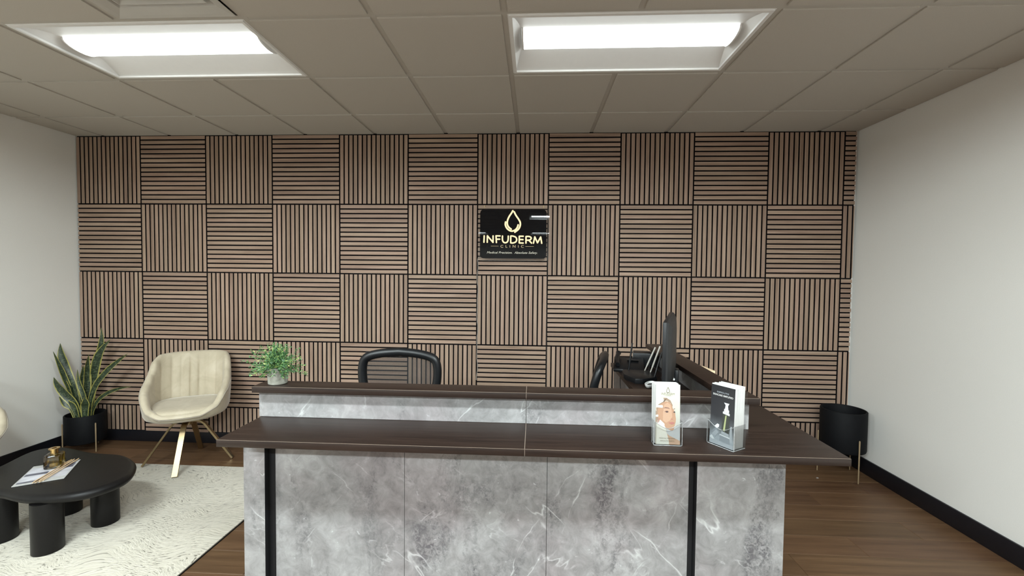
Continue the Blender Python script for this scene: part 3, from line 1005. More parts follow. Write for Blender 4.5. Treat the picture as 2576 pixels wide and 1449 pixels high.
# ================================================================== LOUNGE CHAIRS
def lerp_tab(x, tab):
    for (a, va), (b, vb) in zip(tab, tab[1:]):
        if x <= b:
            t = (x - a) / (b - a); t = 0.5 * t + 0.5 * t * t * (3 - 2 * t)
            return va + (vb - va) * t
    return tab[-1][1]
def lounge_chair(label, loc, rz, leg_rot, on_rug):
    t = thing('lounge_chair', label, 'chair', loc, rz, 'cream swivel lounge chairs')
    NT = 240
    def info(k):
        th = 2 * math.pi * k / NT
        deg = abs((math.degrees(th) + 180) % 360 - 180)      # 0 front .. 180 back
        s, c = math.sin(th), -math.cos(th)
        p = 2.45 + 1.1 * min(1.0, max(0.0, (deg - 85) / 35))
        hw, hd = 0.286, 0.285
        a = 1 / ((abs(s) / hw) ** p + (abs(c) / hd) ** p) ** (1 / p)
        zr = lerp_tab(deg, [(0, 0.445), (24, 0.447), (44, 0.487), (66, 0.585), (88, 0.64), (106, 0.70), (121, 0.795), (131, 0.825), (150, 0.830), (180, 0.832)])
        return th, deg, s, c, a, zr
    def pt(s, c, r, z, lean):
        return (s * r, c * r + lean, z)
    lev = []
    # outer shell, bottom to rim
    def outer(u):
        ring = []
        for k in range(NT):
            th, deg, s, c, a, zr = info(k)
            if u < 0.5:
                q = u / 0.5
                r = 0.10 + (a * 0.95 - 0.10) * math.sin(q * math.pi / 2) ** 0.9
                z = 0.378 + (0.44 - 0.378) * (1 - math.cos(q * math.pi / 2))
            else:
                q = (u - 0.5) / 0.5
                r = a * (0.95 + 0.05 * math.sin(q * math.pi / 2))
                z = 0.44 + (zr - 0.44) * q
            back = max(0.0, (z - 0.46)) * (0.15 if c > 0 else -0.04) * abs(c)
            top_in = max(0.0, z - 0.60) / 0.22 * 0.03
            ring.append((s * r * (1 - top_in * (1 if deg > 95 else 0.0)), c * r + back, z))
        return ring
    for u in (0.0, 0.12, 0.25, 0.38, 0.5, 0.6, 0.7, 0.8, 0.9, 0.96):
        lev.append(outer(u))
    TH_ = 0.052
    def inner(q, extra):
        """q: 1 at the rim .. 0 at the seat"""
        ring = []
        for k in range(NT):
            th, deg, s, c, a, zr = info(k)
            zs = min(0.455, zr - 0.004)
            z = zs + (zr - zs) * q + extra * 0.0
            r = a - TH_ * (1.0 if extra == 0 else extra) - 0.015 * (1 - q)
            back = max(0.0, (z - 0.46)) * (0.15 if c > 0 else -0.04) * abs(c)
            top_in = max(0.0, z - 0.60) / 0.22 * 0.03
            if deg > 108 and 0.02 < q < 0.99:
                X = s * a
                w = abs(math.sin(math.pi * (X + 0.0375) / 0.075)) ** 0.45
                fade = min(1, (deg - 108) / 15) * min(1, (1 - q) / 0.12)
                r -= 0.015 * w * fade
            ring.append((s * r * (1 - top_in * (1 if deg > 95 else 0.0)), c * r + back, z))
        return ring
    # rounded rim
    def rimring(f, dz):
        ring = []
        for k in range(NT):
            th, deg, s, c, a, zr = info(k)
            z = zr
            r = a - TH_ * f
            back = max(0.0, (z - 0.46)) * (0.15 if c > 0 else -0.04) * abs(c)
            top_in = max(0.0, z - 0.60) / 0.22 * 0.03
            ring.append((s * r * (1 - top_in * (1 if deg > 95 else 0.0)), c * r + back, z + dz))
        return ring
    lev.append(rimring(0.04, 0.004)); lev.append(rimring(0.25, 0.016)); lev.append(rimring(0.5, 0.021)); lev.append(rimring(0.78, 0.015)); lev.append(rimring(0.96, 0.0))
    for q in (0.9, 0.75, 0.6, 0.45, 0.3, 0.15, 0.0):
        lev.append(inner(q, 0))
    MB().rings(lev, True, True, True).build('shell', 'velvet', t, smooth=70)
    # seat cushion
    rr = []
    for sc, z in ((0.80, 0.445), (0.835, 0.455), (0.85, 0.468), (0.84, 0.480), (0.78, 0.490), (0.6, 0.496), (0.3, 0.498), (0.05, 0.498)):
        rr.append([(info(k)[2] * info(k)[4] * sc, info(k)[3] * info(k)[4] * sc - 0.018, z) for k in range(0, NT, 3)])
    MB().rings(rr, True, True, True).build('seat_cushion', 'velvet', t, smooth=60)
    # piping line round the front and arms
    pts = []
    for k in range(-62, 63, 2):
        th, deg, s, c, a, zr = info(k % NT)
        back = max(0.0, (zr - 0.46)) * (0.15 if c > 0 else -0.04) * abs(c)
        pts.append((s * (a + 0.001), c * (a + 0.001) + back, zr - 0.006))
    MB().tube(pts, 0.0032, 6).build('piping', 'piping', t, smooth=60)
    # swivel hub and four bent flat legs
    MB().lathe([(0.0, 0.379), (0.11, 0.379), (0.11, 0.371), (0.03, 0.365), (0.03, 0.315), (0.0, 0.315)], n=32).build('swivel_hub', 'brass', t, smooth=40)
    for q in range(4):
        a = leg_rot + q * math.pi / 2
        zf = 0.0125 if q in on_rug else 0.0      # foot standing on the rug
        path = [(0.0, 0.342), (0.05, 0.342), (0.085, 0.333), (0.112, 0.310), (0.305, 0.004)]
        pp = bezier_pts([(x, 0, z) for x, z in path[:4]], 4)[:-1] + [Vector((x, 0, z)) for x, z in ((0.112, 0.310), (0.16, 0.233 + zf * 0.25), (0.24, 0.104 + zf * 0.65), (0.300, 0.0075 + zf))]
        rr = []
        for i, p in enumerate(pp):
            tg = (pp[min(i + 1, len(pp) - 1)] - pp[max(i - 1, 0)]).normalized()
            nn = Vector((-tg.z, 0, tg.x))
            w, h = 0.018, 0.0065
            rr.append([p + Vector((0, w, 0)) + nn * h, p + Vector((0, -w, 0)) + nn * h, p + Vector((0, -w, 0)) - nn * h, p + Vector((0, w, 0)) - nn * h])
        m = MB().rings(rr, True, True, True)
        m.build('leg', 'brass', t, rot=(0, 0, a), smooth=30)
    return t
# local forward is -Y
lounge_chair('cream velvet lounge chair on brass legs between the snake plant and the desk', (1.28, -0.39, 0.0), math.radians(29), -math.pi / 2 - math.radians(6), (0, 3))
lounge_chair('cream velvet lounge chair at the left edge beside the coffee table', (0.365, -1.25, 0.0122), math.radians(90), math.radians(40), ())

# ================================================================== PLANTERS
def planter(label, cx, cy, r, zbot, ztop, leg_angles, leg_top, group):
    t = thing('planter', label, 'planter', (cx, cy, 0), 0, group)
    MB().lathe([(0.0, zbot), (r - 0.012, zbot), (r - 0.003, zbot + 0.006), (r, zbot + 0.02), (r, ztop - 0.004), (r - 0.003, ztop), (r - 0.010, ztop), (r - 0.013, ztop - 0.004), (r - 0.013, ztop - 0.09), (0.0, ztop - 0.09)], n=64).build('pot', 'pot', t, smooth=40)
    for a in leg_angles:
        a = math.radians(a)
        x, y = (r + 0.006) * math.cos(a), (r + 0.006) * math.sin(a)
        MB().tube([(x * 1.0, y * 1.0, 0.0005), (x, y, leg_top - 0.006), (x, y, leg_top)], [0.0042, 0.0052, 0.0035], 10).build('leg', 'legwood', t, smooth=50)
    return t
planter('tall empty black planter on slim legs by the right wall', 6.418, -0.215, 0.150, 0.205, 0.515, (-84, 36, 156), 0.322, 'black planters on slim legs')
pl = planter('smaller black planter holding the snake plant in the left corner', 0.205, -0.195, 0.134, 0.075, 0.312, (-17, 103, 223), 0.245, 'black planters on slim legs')
# snake plant
sp = thing('snake_plant', 'snake plant with yellow-edged upright leaves in the corner planter', 'plant', (0.205, -0.195, 0.223))
MB().lathe([(0.0, 0.012), (0.06, 0.010), (0.118, 0.0)], n=32).build('soil', 'soil', sp)
LEAVES = [
 ([(0.075, -0.32, 0.86), (0.07, -0.27, 0.73), (0.075, -0.235, 0.61), (0.10, -0.21, 0.47), (0.13, -0.19, 0.23)], 0.036),
 ([[0.012, -0.21, 0.908], [0.020, -0.21, 0.807], [0.048, -0.205, 0.684], [0.105, -0.20, 0.53], [0.165, -0.19, 0.23]], 0.062),
 ([[0.022, -0.275, 0.634], [0.055, -0.275, 0.57], [0.112, -0.265, 0.487], [0.165, -0.25, 0.40], [0.20, -0.23, 0.23]], 0.066),
 ([[0.203, -0.25, 0.698], [0.213, -0.25, 0.591], [0.245, -0.245, 0.485], [0.255, -0.235, 0.378], [0.245, -0.22, 0.23]], 0.034),
 ([[0.156, -0.16, 0.717], [0.147, -0.16, 0.615], [0.151, -0.16, 0.505], [0.15, -0.165, 0.347], [0.16, -0.17, 0.23]], 0.046),
 ([[0.24, -0.19, 0.81], [0.224, -0.19, 0.709], [0.219, -0.19, 0.553], [0.205, -0.19, 0.397], [0.195, -0.19, 0.23]], 0.052),
 ([[0.297, -0.13, 1.035], [0.299, -0.13, 0.949], [0.281, -0.13, 0.846], [0.236, -0.135, 0.712], [0.214, -0.14, 0.577], [0.20, -0.15, 0.418], [0.195, -0.16, 0.23]], 0.050),
 ([[0.397, -0.15, 0.938], [0.331, -0.15, 0.866], [0.28, -0.15, 0.78], [0.244, -0.15, 0.646], [0.223, -0.155, 0.465], [0.215, -0.165, 0.23]], 0.060),
 ([[0.618, -0.22, 0.834], [0.545, -0.22, 0.779], [0.464, -0.22, 0.712], [0.39, -0.22, 0.634], [0.325, -0.22, 0.548], [0.27, -0.215, 0.408], [0.245, -0.205, 0.23]], 0.044),
 ([[0.614, -0.18, 0.548], [0.5, -0.18, 0.526], [0.402, -0.18, 0.489], [0.318, -0.18, 0.430], [0.262, -0.18, 0.345], [0.235, -0.185, 0.23]], 0.030),
 ([[0.285, -0.272, 0.471], [0.280, -0.262, 0.418], [0.265, -0.25, 0.373], [0.25, -0.24, 0.23]], 0.060),
 ([[0.075, -0.285, 0.477], [0.125, -0.275, 0.418], [0.170, -0.26, 0.374], [0.20, -0.245, 0.23]], 0.060),
]
for li, (pts, w) in enumerate(LEAVES):
    P = bezier_pts([(p[0] - 0.205, p[1] + 0.195, p[2] - 0.223) for p in pts], 7)
    P.reverse()
    n = len(P); rr = []
    random.seed(100 + li)
    face = Vector((0.72 + random.uniform(-0.3, 0.3), -0.75, 0.0)).normalized()
    for i, p in enumerate(P):
        tg = (P[min(i + 1, n - 1)] - P[max(i - 1, 0)]).normalized()
        fc = Matrix.Rotation(0.5 * math.sin(i * 0.12 + li), 3, 'Z') @ face
        side = tg.cross(fc).normalized()
        nn = side.cross(tg).normalized()
        u = i / (n - 1)
        prof = (0.55 + 0.45 * min(1, u / 0.45)) * (1 - max(0, (u - 0.55) / 0.45) ** 1.7) + 0.02
        hw = 0.5 * w * prof
        curl = 0.22 * hw
        ring = []
        for q, (a, c) in enumerate(((-1, curl), (-0.55, 0.1 * curl), (0, -0.15 * curl), (0.55, 0.1 * curl), (1, curl))):
            ring.append(p + side * hw * a + nn * (c + 0.0012))
        rr.append(ring)
    m = MB().rings(rr, close=False, uvs=True)
    # back side 1.5 mm behind so the blade has thickness
    m.rings([[q - (m_ := Vector((0, 0, 0))) + Vector((0.0006, 0.0012, 0)) for q in reversed(r)] for r in rr], close=False, uvs=True)
    m.build('leaf', 'snake', sp, smooth=70)

# fern in the concrete pot on the ledge
fp = thing('potted_fern', 'small green fern in a pale concrete pot on the desk ledge', 'plant', (2.977, -1.972, LZ + 0.0003))
MB().lathe([(0.0, 0.0), (0.034, 0.0), (0.036, 0.002), (0.040, 0.066), (0.037, 0.0665), (0.036, 0.058), (0.0, 0.058)], n=40).build('pot', 'concrete', fp, smooth=40)
random.seed(3)
fol = MB()
def leaflet(m, base, d, up, L, w):
    s = d.cross(up)
    if s.length < 1e-4: s = Vector((1, 0, 0))
    s.normalize()
    b = len(m.v)
    m.v += [tuple(base), tuple(base + d * L * 0.5 + s * w), tuple(base + d * L), tuple(base + d * L * 0.5 - s * w)]
    m.face((b, b + 1, b + 2, b + 3))
for k in range(150):
    a = random.uniform(0, 2 * math.pi); el = random.uniform(0.10, 1.5) if k % 4 else random.uniform(-0.35, 0.15)
    L = random.uniform(0.055, 0.105) * (1.0 if el > 0.7 else 1.12)
    d = Vector((math.cos(a) * math.cos(el), math.sin(a) * math.cos(el), math.sin(el)))
    p = Vector((random.uniform(-0.02, 0.02), random.uniform(-0.02, 0.02), 0.062))
    steps = 11
    for q in range(steps):
        d2 = (d + Vector((0, 0, -0.018 * q if el < 1 else 0)) + Vector((random.uniform(-.1, .1), random.uniform(-.1, .1), random.uniform(-.06, .06)))).normalized()
        p2 = p + d2 * L / steps
        if q > 1:
            for _ in range(3):
                dd = (d2 * random.uniform(0.3, 0.9) + Vector((random.uniform(-1, 1), random.uniform(-1, 1), random.uniform(-0.6, 1)))).normalized()
                leaflet(fol, p2, dd, Vector((random.uniform(-1, 1), random.uniform(-1, 1), random.uniform(-1, 1))), random.uniform(0.008, 0.017), random.uniform(0.0012, 0.0024))
        p = p2
tag(fol.build('foliage', 'foliage', fp), kind='stuff')

# ================================================================== BROCHURES AND HOLDERS
BW, BH = 0.082, 0.205
def holder(label, loc, rz, w, dep, group, lean):
    t = thing('brochure_holder', label, 'holder', loc, rz, group)
    th = 0.0022
    # local: front at y=0 facing -Y, x 0..w, back at y=dep
    MB().box(-0.004, w + 0.004, 0.0, dep, 0.0, th).build('base', 'holder', t)
    # front pocket with a scooped top edge
    n = 16; z0, zh = th + 0.0002, 0.082
    pr = [(-0.004 + (w + 0.008) * k / n, zh - 0.022 * math.sin(math.pi * k / n) ** 1.2) for k in range(n + 1)]
    poly = [(-0.004, z0)] + [(w + 0.004, z0)] + [(x, z) for x, z in reversed(pr)]
    plate(poly, -0.0015, 0.0).build('front_pocket', 'holder', t)
    for x in (-0.0062, w + 0.0042):
        MB().box(x, x + 0.002, 0.0, dep, z0, zh + 0.002).build('side_wall', 'holder', t)
    MB().box(-0.004, w + 0.004, 0.0002, 0.0022, 0, 0.19).build('back_plate', 'holder', t, loc=(0, dep, z0), rot=(-lean, 0, 0))
    MB().tube([(x, -0.0008, z) for x, z in pr], 0.0009, 5).build('pocket_edge_glint', 'acrylic_edge_glint', t, smooth=60)  # this and the tubes below paint the edge highlights of the holder
    MB().tube([(-0.004, dep, 0.0012), (-0.004, 0.0, 0.0012), (0.0, -0.0018, 0.0012), (w, -0.0018, 0.0012), (w + 0.004, 0.0, 0.0012), (w + 0.004, dep, 0.0012)], 0.0012, 5).build('base_edge_glint', 'acrylic_edge_glint', t, smooth=60)
    for x in (-0.0052, w + 0.0052):
        MB().tube([(x, -0.0004, 0.002), (x, -0.0004, zh)], 0.0010, 5).build('corner_edge_glint', 'acrylic_edge_glint', t, smooth=60)
    return t
def capsule(a, b, r, n=6):
    a = Vector(a); b = Vector(b); d = (b - a).normalized(); s = Vector((-d.y, d.x))
    pts = []
    for k in range(n + 1):
        t = -math.pi / 2 + math.pi * k / n
        pts.append(b + (d * math.cos(t) + s * math.sin(t)) * r)
    for k in range(n + 1):
        t = math.pi / 2 + math.pi * k / n
        pts.append(a + (d * math.cos(t) + s * math.sin(t)) * r)
    return [(p.x, p.y) for p in pts]
def ell(cx, cy, rx, ry, n=16):
    return [(cx + rx * math.cos(2 * math.pi * k / n), cy + ry * math.sin(2 * math.pi * k / n)) for k in range(n)]
def print_layers(br, layers, w, h, y0):
    """Flat printed shapes on the sheet: (name, polygon in 0..1, material)."""
    for q, (nm, poly, mat) in enumerate(layers):
        poly = [(min(1, max(0, x)) * w, min(1, max(0, z)) * h) for x, z in poly]
        m = MB()
        m.v += [(x, y0 - 0.00006 * (q + 1), z) for x, z in poly]
        ar = sum(poly[i][0] * poly[(i + 1) % len(poly)][1] - poly[(i + 1) % len(poly)][0] * poly[i][1] for i in range(len(poly)))
        idx = list(range(len(poly)))
        if ar < 0: idx.reverse()
        m.face(idx)
        m.build(nm, mat, br)
skin = flat('print_skin', (0.28, 0.165, 0.105)); skin_l = flat('print_skin_light', (0.335, 0.215, 0.145)); hair = flat('print_hair', (0.20, 0.14, 0.10))
hair2 = flat('print_hair_soft', (0.42, 0.36, 0.30)); glove = flat('print_glove', (0.43, 0.42, 0.37)); glove2 = flat('print_glove_shade', (0.39, 0.375, 0.33)); lip = flat('print_lip', (0.26, 0.105, 0.09))
browm = flat('print_brow', (0.16, 0.085, 0.065)); eyem = flat('print_eye', (0.045, 0.03, 0.03)); greyp = flat('print_grey', (0.30, 0.31, 0.31)); olive = flat('print_olive', (0.11, 0.10, 0.065))
M['cream_print'] = grad_print('cream_cover_print', [(0.0, (0.36, 0.33, 0.25)), (0.35, (0.29, 0.29, 0.255)), (0.75, (0.385, 0.385, 0.325)), (1.0, (0.46, 0.45, 0.38))])
M['dark_print'] = grad_print('dark_cover_print', [(0.0, (0.22, 0.25, 0.27)), (0.12, (0.27, 0.30, 0.32)), (0.30, (0.075, 0.08, 0.085)), (0.48, (0.022, 0.022, 0.025)), (1.0, (0.010, 0.010, 0.012))])

def brochures(prefix, label_front, label_rest, loc, rz, n, th, lean, printer, group, cover, spread):
    """A leaning stack; the front one carries the printed cover."""
    R = Matrix.Rotation(rz, 4, 'Z')
    for k in range(n):
        off = R @ Vector((0, 0.004 + k * (th + 0.0003), 0))
        dx = R @ Vector((random.uniform(-spread, spread) - (0.0011 * k if spread > 0.001 else 0), 0, 0))
        t = thing(prefix, label_front if k == 0 else label_rest, 'brochure', tuple(Vector(loc) + off + dx), 0, group)
        t.rotation_euler = Euler((-lean, 0, rz), 'XYZ')
        MB().box(0, BW, 0, th, 0, BH - (0.0 if k == 0 else random.uniform(-0.003, 0.003))).build('folded_sheet', 'paper', t, 0.0006, 1)
        if k == 0:
            m = MB(); m.v += [(0.0004, -0.0001, 0.0004), (BW - 0.0004, -0.0001, 0.0004), (BW - 0.0004, -0.0001, BH - 0.0004), (0.0004, -0.0001, BH - 0.0004)]
            m.face((0, 1, 2, 3), 0, [(0, 0), (1, 0), (1, 1), (0, 1)])
            cv = m.build('cover', cover, t)
            printer(cv)          # the printed shapes and words belong to the cover
def printer_face(t):
    L = [
     ('cover_picture', [(0.45, 0.24), (1, 0.33), (1, 0.04), (0.5, 0.12), (0.42, 0.18)], greyp),
     ('cover_picture', [(0.0, 0.72), (0.06, 0.765), (0.22, 0.795), (0.42, 0.785), (0.58, 0.745), (0.67, 0.69), (0.69, 0.64), (0.5, 0.70), (0.2, 0.64), (0, 0.5)], hair2),
     ('cover_picture', [(0.3, 0.775), (0.45, 0.775), (0.6, 0.735), (0.69, 0.66), (0.69, 0.63), (0.6, 0.69), (0.45, 0.73), (0.3, 0.72), (0.1, 0.66), (0.02, 0.60), (0.03, 0.56), (0.1, 0.52)], hair),
     ('cover_picture', [(0.03, 0.36), (0.12, 0.42), (0.08, 0.54), (0.0, 0.56), (0.0, 0.36)], hair),
     ('cover_picture', [(0.07, 0.47), (0.08, 0.58), (0.14, 0.645), (0.25, 0.69), (0.42, 0.722), (0.56, 0.705), (0.66, 0.655), (0.70, 0.60), (0.76, 0.565), (0.80, 0.53), (0.81, 0.48), (0.83, 0.43), (0.82, 0.375), (0.79, 0.335), (0.77, 0.30), (0.75, 0.255), (0.69, 0.232), (0.60, 0.235), (0.48, 0.26), (0.36, 0.30), (0.2, 0.36), (0.12, 0.40)], skin),
     ('cover_picture', [(0.3, 0.52), (0.35, 0.66), (0.48, 0.70), (0.60, 0.66), (0.66, 0.56), (0.68, 0.46), (0.58, 0.40), (0.42, 0.36), (0.3, 0.40)], skin_l),
     ('cover_picture', [(0.40, 0.20), (0.55, 0.15), (0.75, 0.11), (0.95, 0.075), (1, 0.06), (1, 0.0), (0.35, 0.0)], skin_l),
     ('cover_picture', [(0.30, 0.598), (0.40, 0.622), (0.52, 0.615), (0.60, 0.588), (0.52, 0.598), (0.40, 0.602)], browm),
     ('cover_picture', [(0.71, 0.588), (0.77, 0.606), (0.80, 0.598), (0.77, 0.590)], browm),
     ('cover_picture', [(0.35, 0.545), (0.42, 0.562), (0.50, 0.56), (0.54, 0.54), (0.46, 0.528)], browm),
     ('cover_picture', ell(0.46, 0.543, 0.045, 0.012), eyem),
     ('cover_picture', [(0.71, 0.54), (0.76, 0.557), (0.81, 0.545), (0.77, 0.528)], eyem),
     ('cover_picture', [(0.61, 0.435), (0.66, 0.425), (0.72, 0.43), (0.70, 0.418), (0.64, 0.415)], lip),
     ('cover_picture', [(0.66, 0.53), (0.68, 0.48), (0.70, 0.44), (0.72, 0.45), (0.70, 0.50)], skin),
     ('cover_picture', [(0.52, 0.368), (0.60, 0.372), (0.67, 0.378), (0.72, 0.376), (0.78, 0.366), (0.73, 0.343), (0.65, 0.335), (0.58, 0.348)], lip),
     ('cover_picture', capsule((0.0, 0.715), (0.20, 0.765), 0.028), glove2),
     ('cover_picture', capsule((0.0, 0.675), (0.29, 0.742), 0.034), glove),
     ('cover_picture', capsule((0.0, 0.635), (0.27, 0.63), 0.022), glove),
     ('cover_picture', capsule((0.0, 0.47), (0.09, 0.475), 0.018), glove),
     ('cover_picture', [(0.04, 0.345), (0.12, 0.37), (0.22, 0.36), (0.38, 0.30), (0.45, 0.20), (0.52, 0.10), (0.56, 0.0), (0.03, 0.0)], glove),
     ('cover_picture', capsule((0.18, 0.385), (0.34, 0.325), 0.024), glove),
     ('cover_picture', [(0.07, 0.36), (0.13, 0.44), (0.15, 0.44), (0.10, 0.355)], lip),
    ]
    print_layers(t, L, BW, BH, -0.0002)
    m = MB()
    drop = [(0.50, 0.955), (0.455, 0.915), (0.435, 0.888), (0.45, 0.870), (0.50, 0.862), (0.55, 0.870), (0.565, 0.888), (0.545, 0.915), (0.50, 0.955)]
    m.tube([(x * BW, -0.0004, z * BH) for x, z in drop], 0.0009, 5); m.build('logo_drop', olive, t)
    add_text('lettering', 'INFUDERM', 0.011, olive, t, (0.5 * BW, -0.0004, 0.825 * BH), RX, width=0.54 * BW)
    add_text('lettering', '- CLINIC -', 0.005, olive, t, (0.5 * BW, -0.0004, 0.806 * BH), RX, width=0.36 * BW)
    add_text('lettering', 'MEDICAL PRECISION.', 0.006, olive, t, (0.48 * BW, -0.0017, 0.092 * BH), RX, width=0.66 * BW)
    add_text('lettering', 'ABSOLUTE SAFETY.', 0.006, olive, t, (0.48 * BW, -0.0017, 0.048 * BH), RX, width=0.60 * BW)
pw = flat('print_white', (0.50, 0.52, 0.535)); pg = flat('print_pale_grey', (0.30, 0.325, 0.345)); pd = flat('print_bottle', (0.03, 0.033, 0.027)); py = flat('print_tube', (0.26, 0.29, 0.14)); ps = flat('print_steel', (0.20, 0.22, 0.24))
def printer_dark(t):
    L = [
     ('cover_picture', [(0.0, 0.10), (0.0, 0.0), (1, 0.0), (1, 0.07), (0.6, 0.06)], pg),
     ('cover_picture', [(0.82, 0.09), (0.84, 0.30), (0.87, 0.37), (0.90, 0.37), (0.92, 0.30), (0.94, 0.11)], pg),
     ('cover_picture', [(0.42, 0.08), (0.44, 0.175), (0.84, 0.16), (0.86, 0.065)], ps),
     ('cover_picture', [(0.40, 0.165), (0.44, 0.195), (0.82, 0.185), (0.86, 0.16), (0.44, 0.175)], pw),
     ('cover_picture', [(0.05, 0.19), (0.25, 0.285), (0.42, 0.225), (0.25, 0.115)], ps),
     ('cover_picture', [(0.10, 0.16), (0.27, 0.25), (0.38, 0.215), (0.24, 0.13)], pg),
     ('cover_picture', [(0.20, 0.30), (0.32, 0.355), (0.40, 0.345), (0.38, 0.30), (0.28, 0.27)], pw),
     ('cover_picture', [(0.0, 0.10), (0.1, 0.14), (0.22, 0.08), (0.12, 0.07)], pw),
     ('cover_picture', [(0.49, 0.22), (0.53, 0.55), (0.81, 0.535), (0.80, 0.20)], pd),
     ('cover_picture', [(0.49, 0.205), (0.50, 0.255), (0.80, 0.235), (0.80, 0.19)], pg),
     ('cover_picture', [(0.56, 0.265), (0.64, 0.53), (0.69, 0.53), (0.635, 0.26)], py),
     ('cover_picture', [(0.53, 0.55), (0.53, 0.585), (0.81, 0.57), (0.81, 0.535)], pw),
     ('cover_picture', [(0.57, 0.585), (0.58, 0.635), (0.78, 0.625), (0.78, 0.575)], pw),
     ('cover_picture', [(0.61, 0.635), (0.63, 0.70), (0.56, 0.735), (0.78, 0.735), (0.73, 0.69), (0.75, 0.628)], pw),
    ]
    print_layers(t, L, BW, BH, -0.0002)
    add_text('lettering', 'EPICUTIS', 0.0075, pg, t, (0.53 * BW, -0.0004, 0.875 * BH), RX, width=0.42 * BW)
    m = MB(); m.tube([((0.27 + 0.022 * math.cos(a)) * BW, -0.0004, (0.887 + 0.011 * math.sin(a)) * BH) for a in [2 * math.pi * k / 12 for k in range(13)]], 0.0004, 4); m.build('logo_ring', pg, t)
    add_text('lettering', 'SKINCARE SIMPLIFIED', 0.0085, 'paper', t, (0.5 * BW, -0.0004, 0.825 * BH), RX, width=0.84 * BW, bold=0.0002)
random.seed(11)
h1 = (4.437, -2.178, DZ + 0.0003)
holder('clear acrylic holder with the cream face brochures on the desk counter', h1, math.radians(-2), 0.085, 0.036, 'clear brochure holders', math.radians(3.2))
brochures('brochure', 'cream brochure printed with a face and gloved hand, front of its holder', 'brochure stacked behind the cream face brochure in its holder',
          (h1[0] + 0.003, h1[1] + 0.0005, h1[2] + 0.0032), math.radians(-2), 7, 0.0040, math.radians(3.0), printer_face, 'cream brochures', 'cream_print', 0.0012)
h2 = (4.632, -2.140, DZ + 0.0003)
holder('clear acrylic holder with the black bottle brochures near the desk corner', h2, math.radians(-57), 0.090, 0.062, 'clear brochure holders', math.radians(1.8))
R2 = Matrix.Rotation(math.radians(-57), 4, 'Z') @ Vector((0.0, 0.0005, 0))
BW = 0.089
brochures('brochure', 'black brochure printed with a pump bottle, front of its holder', 'brochure stacked behind the black bottle brochure in its holder',
          (h2[0] + R2.x, h2[1] + R2.y, h2[2] + 0.0032), math.radians(-57), 15, 0.0034, math.radians(1.6), printer_dark, 'black brochures', 'dark_print', 0.0006)

